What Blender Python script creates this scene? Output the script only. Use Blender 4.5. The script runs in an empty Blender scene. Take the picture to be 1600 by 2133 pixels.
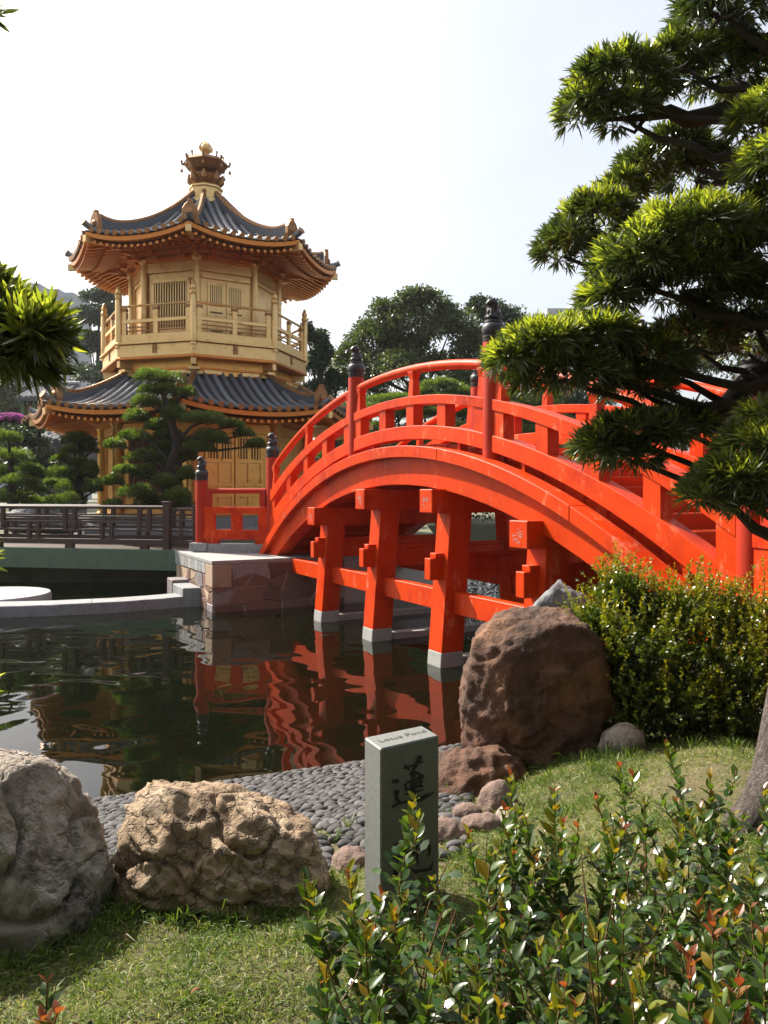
import bpy, bmesh, math, random
import numpy as np
from mathutils import Vector, Matrix, noise
R = math.radians
S = bpy.context.scene
COL = S.collection
rnd = random.Random(7)
rng = np.random.default_rng(11)

# ------------------------------------------------------------------ camera
F, HY, CX, H = 1600.0, 1028.0, 800.0, 2.4        # photo pixels (1600 x 2133), eye height above the water
cam = bpy.data.cameras.new('camera')
cam.lens = F / 2133 * 36; cam.sensor_width = 36; cam.sensor_fit = 'AUTO'
cam.shift_y = -(2133 / 2 - HY) / 2133
cam.clip_start = 0.05; cam.clip_end = 3000
co = bpy.data.objects.new('camera', cam); COL.objects.link(co)
co.location = (0, 0, H); co.rotation_euler = (R(90), 0, 0)
S.camera = co

# ------------------------------------------------------------------ light
SUN_EL, SUN_AZ = 43.0, 53.0                       # the sun stands ahead and to the left
w = bpy.data.worlds.new('World'); S.world = w; w.use_nodes = True
nt = w.node_tree; bg = nt.nodes['Background']
sky = nt.nodes.new('ShaderNodeTexSky'); sky.sky_type = 'NISHITA'; sky.sun_disc = False
sky.sun_elevation = R(SUN_EL); sky.sun_rotation = R(-SUN_AZ)
sky.air_density = 1.0; sky.dust_density = 6.0; sky.ozone_density = 1.0; sky.altitude = 0
tc_ = nt.nodes.new('ShaderNodeTexCoord'); cn = nt.nodes.new('ShaderNodeTexNoise'); cn.inputs['Scale'].default_value = 2.2; cn.inputs['Detail'].default_value = 5; cn.inputs['Roughness'].default_value = 0.5
nt.links.new(tc_.outputs['Generated'], cn.inputs['Vector'])                 # thin bright overcast veil with soft gaps
cr_ = nt.nodes.new('ShaderNodeMapRange'); cr_.inputs[1].default_value = 0.3; cr_.inputs[2].default_value = 0.62; cr_.inputs[3].default_value = 0.20; cr_.inputs[4].default_value = 0.52; nt.links.new(cn.outputs['Fac'], cr_.inputs[0])
cm_ = nt.nodes.new('ShaderNodeMixRGB'); nt.links.new(cr_.outputs[0], cm_.inputs[0]); nt.links.new(sky.outputs[0], cm_.inputs[1]); cm_.inputs[2].default_value = (5.2, 5.3, 5.4, 1)
nt.links.new(cm_.outputs[0], bg.inputs[0]); bg.inputs[1].default_value = 0.10
sl = bpy.data.lights.new('sun', 'SUN'); sl.energy = 4.8; sl.angle = R(0.6); sl.color = (1, 0.93, 0.82)
so = bpy.data.objects.new('sun', sl); COL.objects.link(so)
sd = Vector((-math.sin(R(SUN_AZ)) * math.cos(R(SUN_EL)), math.cos(R(SUN_AZ)) * math.cos(R(SUN_EL)), math.sin(R(SUN_EL))))
so.rotation_euler = sd.to_track_quat('Z', 'Y').to_euler(); so.location = (-20, 20, 30)
vs = S.view_settings
vs.view_transform = 'Standard'; vs.look = 'None'; vs.exposure = 1.2; vs.gamma = 1; vs.use_curve_mapping = False

# ------------------------------------------------------------------ geometry of the place
PHI = R(27.6)
EU = (math.sin(PHI), -math.cos(PHI)); EV = (math.cos(PHI), math.sin(PHI))   # bridge axis / across the bridge
def UV(u, v, z): return (u * EU[0] + v * EV[0], u * EU[1] + v * EV[1], z)
def at(x, y, Y): return ((x - CX) / F * Y, Y, H + (HY - y) / F * Y)          # a photo pixel at depth Y
def onz(x, y, z):
    Y = (H - z) * F / (y - HY); return ((x - CX) / F * Y, Y, z)
def pix(p): return (CX + F * p[0] / p[1], HY - F * (p[2] - H) / p[1])

# ------------------------------------------------------------------ materials
def nodes_of(name):
    m = bpy.data.materials.new(name); m.use_nodes = True
    t = m.node_tree; b = t.nodes['Principled BSDF']
    return m, t, b
def ramp(t, cols, pos=None):
    r = t.nodes.new('ShaderNodeValToRGB'); e = r.color_ramp.elements
    n = len(cols); pos = pos or [i / max(1, n - 1) for i in range(n)]
    while len(e) < n: e.new(0.5)
    for i in range(n): e[i].position = pos[i]; e[i].color = (*cols[i], 1)
    return r
def mk(name, cols, scale=4, rough=0.6, bump=0.0, bscale=40, metal=0.0, spec=0.5, detail=6, pos=None, stretch=(1, 1, 1), bdist=0.02, vor=0.0, dirt=None, rvar=0.0, wear=None):
    m, t, b = nodes_of(name); N = t.nodes; Lk = t.links.new
    tc = N.new('ShaderNodeTexCoord'); mp = N.new('ShaderNodeMapping'); mp.inputs['Scale'].default_value = stretch
    Lk(tc.outputs['Object'], mp.inputs[0])
    n = N.new('ShaderNodeTexNoise'); n.inputs['Scale'].default_value = scale; n.inputs['Detail'].default_value = detail; n.inputs['Roughness'].default_value = 0.62
    Lk(mp.outputs[0], n.inputs['Vector'])
    r = ramp(t, cols, pos or [0.25 + 0.5 * i / max(1, len(cols) - 1) for i in range(len(cols))]); Lk(n.outputs['Fac'], r.inputs[0])
    c = r.outputs[0]
    if dirt:                                        # (colour, scale, lo, hi)
        n2 = N.new('ShaderNodeTexNoise'); n2.inputs['Scale'].default_value = dirt[1]; n2.inputs['Detail'].default_value = 8; n2.inputs['Roughness'].default_value = 0.7
        Lk(mp.outputs[0], n2.inputs['Vector'])
        mr = N.new('ShaderNodeMapRange'); mr.inputs[1].default_value = dirt[2]; mr.inputs[2].default_value = dirt[3]
        Lk(n2.outputs['Fac'], mr.inputs[0])
        mx = N.new('ShaderNodeMixRGB'); Lk(mr.outputs[0], mx.inputs[0]); Lk(c, mx.inputs[1]); mx.inputs[2].default_value = (*dirt[0], 1)
        c = mx.outputs[0]
    if wear:                                        # (colour, scale, lo, hi, stretch)
        mp3 = N.new('ShaderNodeMapping'); mp3.inputs['Scale'].default_value = wear[4]; Lk(tc.outputs['Object'], mp3.inputs[0])
        n3 = N.new('ShaderNodeTexNoise'); n3.inputs['Scale'].default_value = wear[1]; n3.inputs['Detail'].default_value = 10; n3.inputs['Roughness'].default_value = 0.78
        Lk(mp3.outputs[0], n3.inputs['Vector'])
        mr3 = N.new('ShaderNodeMapRange'); mr3.inputs[1].default_value = wear[2]; mr3.inputs[2].default_value = wear[3]; Lk(n3.outputs['Fac'], mr3.inputs[0])
        mx3 = N.new('ShaderNodeMixRGB'); Lk(mr3.outputs[0], mx3.inputs[0]); Lk(c, mx3.inputs[1]); mx3.inputs[2].default_value = (*wear[0], 1); c = mx3.outputs[0]
    Lk(c, b.inputs['Base Color'])
    b.inputs['Roughness'].default_value = rough; b.inputs['Metallic'].default_value = metal; b.inputs['Specular IOR Level'].default_value = spec
    if rvar:
        mr = N.new('ShaderNodeMapRange'); mr.inputs[3].default_value = rough - rvar; mr.inputs[4].default_value = rough + rvar
        Lk(n.outputs['Fac'], mr.inputs[0]); Lk(mr.outputs[0], b.inputs['Roughness'])
    if bump:
        nb = N.new('ShaderNodeTexNoise'); nb.inputs['Scale'].default_value = bscale; nb.inputs['Detail'].default_value = 8; nb.inputs['Roughness'].default_value = 0.65
        Lk(mp.outputs[0], nb.inputs['Vector']); h = nb.outputs['Fac']
        if vor:
            vo = N.new('ShaderNodeTexVoronoi'); vo.feature = 'DISTANCE_TO_EDGE'; vo.inputs['Scale'].default_value = vor
            wr = N.new('ShaderNodeVectorMath'); wr.operation = 'MULTIPLY_ADD'; wr.inputs[1].default_value = (0.35, 0.35, 0.35)
            Lk(n.outputs['Color'], wr.inputs[0]); Lk(mp.outputs[0], wr.inputs[2]); Lk(wr.outputs[0], vo.inputs['Vector'])
            mr2 = N.new('ShaderNodeMapRange'); mr2.inputs[2].default_value = 0.08; Lk(vo.outputs['Distance'], mr2.inputs[0])
            ad = N.new('ShaderNodeMath'); ad.operation = 'ADD'; Lk(h, ad.inputs[0]); Lk(mr2.outputs[0], ad.inputs[1]); h = ad.outputs[0]
        bp = N.new('ShaderNodeBump'); bp.inputs['Strength'].default_value = bump; bp.inputs['Distance'].default_value = bdist
        Lk(h, bp.inputs['Height']); Lk(bp.outputs[0], b.inputs['Normal'])
    return m
def leafmat(name, cols, trans=0.35, rough=0.35, spec=0.5, tcol=None, use='attr'):
    m, t, b = nodes_of(name); N = t.nodes; Lk = t.links.new
    if use == 'attr':
        a = N.new('ShaderNodeAttribute'); a.attribute_name = 'tint'; fac = a.outputs['Fac']
    else:
        a = N.new('ShaderNodeObjectInfo'); fac = a.outputs['Random']
    r = ramp(t, cols); Lk(fac, r.inputs[0]); Lk(r.outputs[0], b.inputs['Base Color'])
    b.inputs['Roughness'].default_value = rough; b.inputs['Specular IOR Level'].default_value = spec
    tr = N.new('ShaderNodeBsdfTranslucent'); mxc = N.new('ShaderNodeMixRGB'); mxc.blend_type = 'MULTIPLY'; mxc.inputs[0].default_value = 1
    Lk(r.outputs[0], mxc.inputs[1]); mxc.inputs[2].default_value = (*(tcol or (2.2, 2.0, 0.8)), 1); Lk(mxc.outputs[0], tr.inputs[0])
    mx = N.new('ShaderNodeMixShader'); mx.inputs[0].default_value = trans
    Lk(b.outputs[0], mx.inputs[1]); Lk(tr.outputs[0], mx.inputs[2]); Lk(mx.outputs[0], N['Material Output'].inputs[0])
    return m
M = {}
M['red'] = mk('vermilion_paint', [(0.42, 0.021, 0.0006), (0.55, 0.043, 0.001), (0.48, 0.031, 0.0008)], 1.6, 0.45, 0.2, 30, spec=0.13, dirt=((0.30, 0.013, 0.002), 1.1, 0.52, 0.72), rvar=0.12, bdist=0.005, wear=((0.66, 0.20, 0.10), 5.0, 0.565, 0.69, (1, 1, 0.4)))
M['redpost'] = mk('vermilion_post_paint', [(0.32, 0.021, 0.006), (0.39, 0.027, 0.008)], 3, 0.5, 0.1, 30, spec=0.16, dirt=((0.5, 0.16, 0.12), 5, 0.66, 0.85), bdist=0.004)
M['black'] = mk('black_bronze', [(0.012, 0.012, 0.014), (0.03, 0.03, 0.033)], 9, 0.42, 0.3, 60, bdist=0.004)
M['concrete'] = mk('concrete', [(0.20, 0.20, 0.19), (0.30, 0.30, 0.28), (0.25, 0.25, 0.24)], 6, 0.85, 0.3, 60)
M['slab'] = mk('pale_stone_slab', [(0.22, 0.22, 0.212), (0.31, 0.302, 0.29), (0.265, 0.26, 0.252)], 5, 0.8, 0.3, 70, dirt=((0.2, 0.2, 0.19), 3, 0.58, 0.8))
M['ledge'] = mk('grey_granite_ledge', [(0.17, 0.18, 0.19), (0.29, 0.29, 0.29)], 9, 0.8, 0.8, 30, dirt=((0.12, 0.13, 0.14), 3, 0.55, 0.75))
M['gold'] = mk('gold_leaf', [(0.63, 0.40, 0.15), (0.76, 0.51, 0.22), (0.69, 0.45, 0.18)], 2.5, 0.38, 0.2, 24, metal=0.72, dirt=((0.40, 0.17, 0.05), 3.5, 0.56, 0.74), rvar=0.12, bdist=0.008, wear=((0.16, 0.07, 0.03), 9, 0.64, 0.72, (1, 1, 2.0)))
M['goldamber'] = mk('amber_gilding', [(0.56, 0.29, 0.075), (0.68, 0.38, 0.11), (0.62, 0.335, 0.09)], 2.5, 0.36, 0.2, 24, metal=0.8, dirt=((0.34, 0.13, 0.035), 3.5, 0.56, 0.74), rvar=0.12, bdist=0.008)  # gilding with orange light off the red bridge mixed into its colour
M['golddark'] = mk('aged_gold', [(0.20, 0.085, 0.03), (0.36, 0.18, 0.065)], 8, 0.45, 0.5, 30, metal=0.7, bdist=0.01)
M['goldshadow'] = mk('gold_bracket', [(0.52, 0.17, 0.032), (0.64, 0.25, 0.052)], 4, 0.40, 0.2, 20, metal=0.65)  # orange glow under the eaves is painted into this gold
M['lattice'] = mk('dark_gap', [(0.03, 0.016, 0.008), (0.05, 0.03, 0.015)], 4, 0.6)
M['amber'] = mk('amber_screen', [(0.66, 0.13, 0.02), (0.74, 0.18, 0.03)], 4, 0.45, metal=0.3)  # lit gold interior painted as an orange colour behind the bars
M['tile'] = mk('glazed_grey_tile', [(0.085, 0.092, 0.105), (0.15, 0.158, 0.17), (0.11, 0.118, 0.13)], 5, 0.34, 0.25, 30, dirt=((0.15, 0.15, 0.15), 4, 0.6, 0.8), bdist=0.01, rvar=0.1)
M['tilepan'] = mk('grey_pan_tile', [(0.04, 0.045, 0.055), (0.065, 0.07, 0.085)], 5, 0.45, 0.2, 30)
M['darkwood'] = mk('dark_brown_timber', [(0.030, 0.014, 0.009), (0.058, 0.029, 0.019)], 5, 0.6, 0.4, 30, stretch=(1, 1, 6), bdist=0.005)
M['green'] = mk('weathered_green_timber', [(0.05, 0.09, 0.055), (0.085, 0.13, 0.08), (0.065, 0.105, 0.065)], 3, 0.7, 0.3, 25, dirt=((0.10, 0.13, 0.10), 6, 0.6, 0.8))
M['mortar'] = mk('mortar', [(0.35, 0.33, 0.30), (0.45, 0.43, 0.40)], 10, 0.9, 0.4, 50)
M['stoneA'] = mk('brown_stone', [(0.09, 0.045, 0.03), (0.17, 0.095, 0.065), (0.125, 0.068, 0.047)], 3, 0.75, 0.9, 25)
M['stoneB'] = mk('ochre_stone', [(0.30, 0.20, 0.13), (0.40, 0.29, 0.20), (0.27, 0.17, 0.12)], 3, 0.75, 0.5, 25)
M['stoneC'] = mk('grey_mauve_stone', [(0.15, 0.125, 0.125), (0.24, 0.205, 0.205), (0.11, 0.085, 0.085)], 3, 0.75, 0.9, 25)
M['granite'] = mk('green_grey_granite', [(0.115, 0.125, 0.118), (0.185, 0.192, 0.182)], 60, 0.55, 0.08, 120, detail=3, dirt=((0.16, 0.15, 0.10), 2.2, 0.55, 0.8), bdist=0.002)
M['ink'] = mk('black_inscription', [(0.008, 0.009, 0.008), (0.016, 0.017, 0.016)], 8, 0.7)
M['pebble'] = mk('slate_pebble', [(0.027, 0.027, 0.029), (0.066, 0.063, 0.063), (0.044, 0.044, 0.045)], 4, 0.75, 0.2, 60, spec=0.3)
def objrand(m, lo=0.6, hi=1.5):
    t = m.node_tree; b = t.nodes['Principled BSDF']; src = b.inputs['Base Color'].links[0].from_socket
    oi = t.nodes.new('ShaderNodeObjectInfo'); mr = t.nodes.new('ShaderNodeMapRange'); mr.inputs[3].default_value = lo; mr.inputs[4].default_value = hi
    t.links.new(oi.outputs['Random'], mr.inputs[0])
    mx = t.nodes.new('ShaderNodeMixRGB'); mx.blend_type = 'MULTIPLY'; mx.inputs[0].default_value = 1
    t.links.new(src, mx.inputs[1]); t.links.new(mr.outputs[0], mx.inputs[2]); t.links.new(mx.outputs[0], b.inputs['Base Color'])
objrand(M['pebble'], 0.55, 1.7); objrand(M['tile'], 0.8, 1.25)
for k in ('stoneA', 'stoneB', 'stoneC'): objrand(M[k], 0.75, 1.25)
M['rockL'] = mk('pale_boulder', [(0.19, 0.14, 0.10), (0.44, 0.375, 0.31), (0.62, 0.555, 0.49)], 3.0, 0.85, 1.0, 34, vor=2.6, bdist=0.045, dirt=((0.05, 0.04, 0.03), 2.4, 0.52, 0.66))
M['rockM'] = mk('tan_boulder', [(0.16, 0.092, 0.048), (0.36, 0.255, 0.16), (0.54, 0.43, 0.31)], 3.5, 0.85, 1.0, 34, vor=9, bdist=0.03, dirt=((0.07, 0.045, 0.03), 4.0, 0.56, 0.7))
M['rockB'] = mk('rust_brown_boulder', [(0.018, 0.010, 0.006), (0.10, 0.042, 0.020), (0.27, 0.125, 0.058)], 2.4, 0.8, 1.0, 30, vor=0.0, bdist=0.03, dirt=((0.22, 0.12, 0.045), 3.4, 0.60, 0.76))
M['rockG'] = mk('blue_grey_rock', [(0.05, 0.055, 0.06), (0.12, 0.125, 0.13), (0.19, 0.195, 0.20)], 4, 0.8, 0.9, 16, vor=0, bdist=0.03)
M['rockP'] = mk('pinkish_stone', [(0.11, 0.07, 0.055), (0.25, 0.165, 0.13)], 5, 0.8, 0.9, 40)
M['bark'] = mk('grey_bark', [(0.03, 0.022, 0.018), (0.14, 0.11, 0.095), (0.26, 0.22, 0.19)], 16, 0.9, 1.0, 40, stretch=(1, 1, 0.4), bdist=0.05, vor=26, dirt=((0.20, 0.105, 0.07), 6, 0.56, 0.72))
M['darkbark'] = mk('dark_bark', [(0.016, 0.012, 0.009), (0.045, 0.034, 0.026)], 8, 0.9, 0.8, 25, stretch=(1, 1, 0.4))
M['soil'] = mk('lawn_soil', [(0.075, 0.06, 0.028), (0.10, 0.095, 0.035), (0.15, 0.105, 0.06)], 2.5, 0.95, 0.8, 40, bdist=0.03)
M['wall'] = mk('far_bank_ground', [(0.05, 0.06, 0.025), (0.12, 0.12, 0.07), (0.08, 0.085, 0.045)], 1.5, 0.95, 0.5, 20)
M['podo'] = leafmat('yew_pine_leaf', [(0.034, 0.052, 0.022), (0.062, 0.086, 0.032), (0.105, 0.13, 0.045)], 0.25, 0.28, 0.55, (1.7, 1.8, 0.6))
M['podoyoung'] = leafmat('yew_pine_young_leaf', [(0.14, 0.19, 0.035), (0.23, 0.27, 0.045), (0.31, 0.335, 0.065)], 0.5, 0.35, 0.4, (1.7, 1.7, 0.6))
M['pine'] = leafmat('pine_needle', [(0.025, 0.042, 0.016), (0.085, 0.12, 0.032), (0.20, 0.235, 0.055)], 0.36, 0.4, 0.45, (1.6, 1.9, 0.6))
M['broad'] = leafmat('banyan_leaf', [(0.034, 0.052, 0.02), (0.075, 0.10, 0.034), (0.15, 0.17, 0.055)], 0.25, 0.4, 0.4, (1.5, 1.7, 0.7))
M['broadblue'] = leafmat('dull_dark_leaf', [(0.024, 0.042, 0.022), (0.042, 0.066, 0.034), (0.066, 0.09, 0.042)], 0.2, 0.45, 0.35, (1.4, 1.6, 0.8))
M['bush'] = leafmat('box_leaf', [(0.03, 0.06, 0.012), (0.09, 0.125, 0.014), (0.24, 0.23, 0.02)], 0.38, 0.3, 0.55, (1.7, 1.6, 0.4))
M['grass'] = leafmat('grass_blade', [(0.045, 0.09, 0.016), (0.105, 0.16, 0.03), (0.17, 0.205, 0.05), (0.36, 0.31, 0.15)], 0.35, 0.5, 0.3, (1.5, 1.6, 0.7))
M['fgleaf'] = leafmat('glossy_shrub_leaf', [(0.028, 0.056, 0.014), (0.05, 0.09, 0.02), (0.085, 0.125, 0.028)], 0.32, 0.26, 0.45, (1.8, 2.0, 0.5), use='obj')
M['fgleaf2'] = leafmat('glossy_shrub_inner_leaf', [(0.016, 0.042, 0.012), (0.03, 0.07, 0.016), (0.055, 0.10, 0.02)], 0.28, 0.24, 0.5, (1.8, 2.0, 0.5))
M['fgyoung'] = leafmat('yellow_green_shrub_leaf', [(0.10, 0.15, 0.02), (0.17, 0.18, 0.02), (0.22, 0.15, 0.02)], 0.42, 0.22, 0.5, (1.6, 1.5, 0.5), use='obj')
M['fgred'] = leafmat('bronze_red_shrub_leaf', [(0.17, 0.05, 0.02), (0.22, 0.075, 0.025), (0.22, 0.11, 0.025)], 0.42, 0.25, 0.5, (1.6, 1.1, 0.7), use='obj')
M['stem'] = mk('brown_stem', [(0.10, 0.055, 0.025), (0.17, 0.09, 0.03)], 10, 0.6)
M['pink'] = leafmat('magenta_petal', [(0.40, 0.12, 0.32), (0.55, 0.22, 0.50)], 0.3, 0.6, 0.2, (1.2, 1.0, 1.2))
M['cream'] = leafmat('dry_cream_petal', [(0.36, 0.28, 0.20), (0.45, 0.30, 0.25)], 0.3, 0.6, 0.2, (1.2, 1.0, 0.9))
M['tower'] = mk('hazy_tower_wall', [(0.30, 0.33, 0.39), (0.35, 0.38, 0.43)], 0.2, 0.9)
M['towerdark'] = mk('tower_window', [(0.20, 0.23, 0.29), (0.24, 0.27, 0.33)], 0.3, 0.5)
M['dry'] = mk('fallen_leaf_brown', [(0.22, 0.09, 0.04), (0.30, 0.14, 0.06)], 9, 0.7)

# ------------------------------------------------------------------ object helpers
def tag(o, label=None, cat=None, group=None, kind=None):
    if label: o['label'] = label
    if cat: o['category'] = cat
    if group: o['group'] = group
    if kind: o['kind'] = kind
    return o
def thing(name, loc, label, cat, group=None):
    o = bpy.data.objects.new(name, None); COL.objects.link(o); o.location = loc; o.empty_display_size = 0.2
    return tag(o, label, cat, group)
def wloc(o):
    v = Vector((0, 0, 0))
    while o is not None: v += o.location; o = o.parent
    return v
def put(name, me, parent=None, loc=None, kind=None):
    o = bpy.data.objects.new(name, me); COL.objects.link(o)
    if loc is not None: o.location = loc
    if parent is not None: o.parent = parent
    if kind: o['kind'] = kind
    return o
class MB:
    def __init__(s): s.v = []; s.f = []; s.m = []
    def add(s, vs_, fs, mi=0):
        b = len(s.v); s.v += [tuple(p) for p in vs_]; s.f += [tuple(b + i for i in f) for f in fs]; s.m += [mi] * len(fs); return s
    def hexa(s, p, mi=0):                           # 8 points: bottom 4 then top 4, counter-clockwise from above
        return s.add(p, [(3, 2, 1, 0), (4, 5, 6, 7), (0, 1, 5, 4), (1, 2, 6, 5), (2, 3, 7, 6), (3, 0, 4, 7)], mi)
    def box(s, c, sx, sy, sz, rz=0, mi=0):          # centre of the base
        ca, sa = math.cos(rz), math.sin(rz); p = []
        for z in (c[2], c[2] + sz):
            for a, b in ((-1, -1), (1, -1), (1, 1), (-1, 1)):
                x, y = a * sx / 2, b * sy / 2; p.append((c[0] + x * ca - y * sa, c[1] + x * sa + y * ca, z))
        return s.hexa(p, mi)
    def uvbox(s, u0, u1, v0, v1, z0, z1, mi=0):
        return s.hexa([UV(u0, v0, z0), UV(u0, v1, z0), UV(u1, v1, z0), UV(u1, v0, z0), UV(u0, v0, z1), UV(u0, v1, z1), UV(u1, v1, z1), UV(u1, v0, z1)][::1], mi)
    def bar(s, a, b, wd, ht, mi=0):                 # beam from a to b (bottom centre line), upright section
        a, b = Vector(a), Vector(b); d = (b - a); n = Vector((-d.y, d.x, 0)).normalized() * wd / 2; up = Vector((0, 0, ht))
        return s.hexa([a - n, b - n, b + n, a + n, a - n + up, b - n + up, b + n + up, a + n + up], mi)
    def tube(s, pts, r, n=8, mi=0, cap=True):
        pts = [Vector(p) for p in pts]; rs = r if isinstance(r, (list, tuple)) else [r] * len(pts); vs_ = []; pr = None
        for i, p in enumerate(pts):
            d = (pts[min(i + 1, len(pts) - 1)] - pts[max(i - 1, 0)]).normalized()
            if pr is None: pr = d.orthogonal().normalized()
            else: pr = (pr - d * pr.dot(d)).normalized()
            q = d.cross(pr)
            for k in range(n):
                a = 2 * math.pi * k / n; vs_.append(p + (pr * math.cos(a) + q * math.sin(a)) * rs[i])
        fs = [(i * n + k, i * n + (k + 1) % n, (i + 1) * n + (k + 1) % n, (i + 1) * n + k) for i in range(len(pts) - 1) for k in range(n)]
        if cap: fs += [tuple(range(n))[::-1], tuple((len(pts) - 1) * n + k for k in range(n))]
        return s.add(vs_, fs, mi)
    def lathe(s, c, prof, n=16, mi=0, rot=0, cap=True):   # prof: (radius, z)
        vs_ = [(c[0] + r * math.cos(rot + 2 * math.pi * k / n), c[1] + r * math.sin(rot + 2 * math.pi * k / n), c[2] + z) for r, z in prof for k in range(n)]
        fs = [(i * n + k, i * n + (k + 1) % n, (i + 1) * n + (k + 1) % n, (i + 1) * n + k) for i in range(len(prof) - 1) for k in range(n)]
        if cap: fs += [tuple(range(n))[::-1], tuple((len(prof) - 1) * n + k for k in range(n))]
        return s.add(vs_, fs, mi)
    def strip(s, sect, mi=0, cap=True):             # loft through sections of equal length
        n = len(sect[0]); vs_ = [p for q in sect for p in q]
        fs = [(i * n + k, i * n + (k + 1) % n, (i + 1) * n + (k + 1) % n, (i + 1) * n + k) for i in range(len(sect) - 1) for k in range(n)]
        if cap: fs += [tuple(range(n))[::-1], tuple((len(sect) - 1) * n + k for k in range(n))]
        return s.add(vs_, fs, mi)
    def mesh(s, name, mats, org=(0, 0, 0), smooth=False, bevel=0):
        me = bpy.data.meshes.new(name)
        me.from_pydata([(p[0] - org[0], p[1] - org[1], p[2] - org[2]) for p in s.v], [], s.f)
        bm = bmesh.new(); bm.from_mesh(me)
        for f, i in zip(bm.faces, s.m): f.material_index = i
        bmesh.ops.recalc_face_normals(bm, faces=bm.faces)
        if bevel: bmesh.ops.bevel(bm, geom=[e for e in bm.edges if len(e.link_faces) == 2 and e.calc_face_angle(0) > 0.6], offset=bevel, segments=1, affect='EDGES', clamp_overlap=True)
        if smooth:
            for f in bm.faces: f.smooth = True
        bm.to_mesh(me); bm.free()
        for m in (mats if isinstance(mats, (list, tuple)) else [mats]): me.materials.append(M[m])
        if smooth: me.set_sharp_from_angle(angle=R(40))
        return me
    def build(s, name, mats, parent=None, smooth=False, bevel=0, kind=None):
        org = wloc(parent) if parent is not None else Vector((0, 0, 0))
        return put(name, s.mesh(name, mats, org, smooth, bevel), parent, kind=kind)
def trimesh(name, V, T, mats, mi=None, tint=None, smooth=False):
    me = bpy.data.meshes.new(name); V = np.asarray(V, np.float32); T = np.asarray(T, np.int32)
    me.vertices.add(len(V)); me.vertices.foreach_set('co', V.ravel())
    me.loops.add(T.size); me.loops.foreach_set('vertex_index', T.ravel())
    me.polygons.add(len(T)); me.polygons.foreach_set('loop_start', np.arange(0, T.size, 3, dtype=np.int32))
    if mi is not None: me.polygons.foreach_set('material_index', np.asarray(mi, np.int32))
    if smooth: me.polygons.foreach_set('use_smooth', np.ones(len(T), bool))
    for m in (mats if isinstance(mats, (list, tuple)) else [mats]): me.materials.append(M[m])
    if tint is not None:
        a = me.attributes.new('tint', 'FLOAT', 'POINT'); a.data.foreach_set('value', np.asarray(tint, np.float32))
    me.update(); me.validate(); return me
def nrm(a): return a / np.maximum(1e-9, np.linalg.norm(a, axis=-1, keepdims=True))
def leaves(B, D, Ln, Wd, droop, side=None, full=True):
    """leaf blades from base points B along D -> verts, tris (4 per leaf or 2)"""
    n = len(B); D = nrm(D); Ln = np.broadcast_to(Ln, n)[:, None]; Wd = np.broadcast_to(Wd, n)[:, None]
    if side is None: side = rng.normal(size=(n, 3))
    sd_ = nrm(np.cross(D, side)); g = np.array([0, 0, -1.0])
    if full:
        dr = np.broadcast_to(droop, n)[:, None]
        p1 = B + D * Ln * 0.35 + g * dr * Ln * 0.1; p2 = B + D * Ln * 0.72 + g * dr * Ln * 0.42; p3 = B + D * Ln + g * dr * Ln * 0.9
        V = np.stack([B, p1 - sd_ * Wd / 2, p1 + sd_ * Wd / 2, p2 - sd_ * Wd * 0.42, p2 + sd_ * Wd * 0.42, p3], 1).reshape(-1, 3)
        T = np.array([(0, 2, 1), (1, 2, 4), (1, 4, 3), (3, 4, 5)]); k = 6
    else:
        p1 = B + D * Ln * 0.5; p3 = B + D * Ln + g * np.broadcast_to(droop, n)[:, None] * Ln
        V = np.stack([B, p1 - sd_ * Wd / 2, p1 + sd_ * Wd / 2, p3], 1).reshape(-1, 3); T = np.array([(0, 2, 1), (1, 2, 3)]); k = 4
    T = (T[None] + (np.arange(n) * k)[:, None, None]).reshape(-1, 3)
    return V, T, k, len(T) // n
def spread(P, Nn, m, a, up=0.25):
    """m leaf directions per tuft around the tuft axis Nn"""
    n = len(P); B = np.repeat(P, m, 0); A = np.repeat(nrm(Nn), m, 0)
    D = A + rng.normal(size=(n * m, 3)) * a + np.array([0, 0, up]); return B, nrm(D)
def structure(o): o['kind'] = 'structure'; return o

# ------------------------------------------------------------------ ground, water, far bank
SH = np.array([(-30, 1.5), (-8, 4.1), (-4, 5.3), (-2.31, 5.96), (-1.24, 6.38), (-.17, 6.83), (.73, 7.29), (1.4, 7.65), (2.05, 7.95), (5.15, 9.58), (14, 14), (60, 30)], float)
def shore(X, Y):
    """signed distance to the water line (positive on land) and length along it"""
    X = np.asarray(X, float); Y = np.asarray(Y, float); best = np.full(X.shape, 1e9); sg = np.zeros(X.shape); ss = np.zeros(X.shape); acc = 0
    for a, b in zip(SH[:-1], SH[1:]):
        d = b - a; L = np.hypot(*d); t = np.clip(((X - a[0]) * d[0] + (Y - a[1]) * d[1]) / L ** 2, 0, 1)
        ds = np.hypot(X - a[0] - t * d[0], Y - a[1] - t * d[1]); cr = d[0] * (Y - a[1]) - d[1] * (X - a[0])
        k = ds < best; best = np.where(k, ds, best); sg = np.where(k, np.where(cr < 0, 1, -1), sg); ss = np.where(k, acc + t * L, ss); acc += L
    return best * sg, ss
def sms(x): x = np.clip(x, 0, 1); return x * x * (3 - 2 * x)
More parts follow.
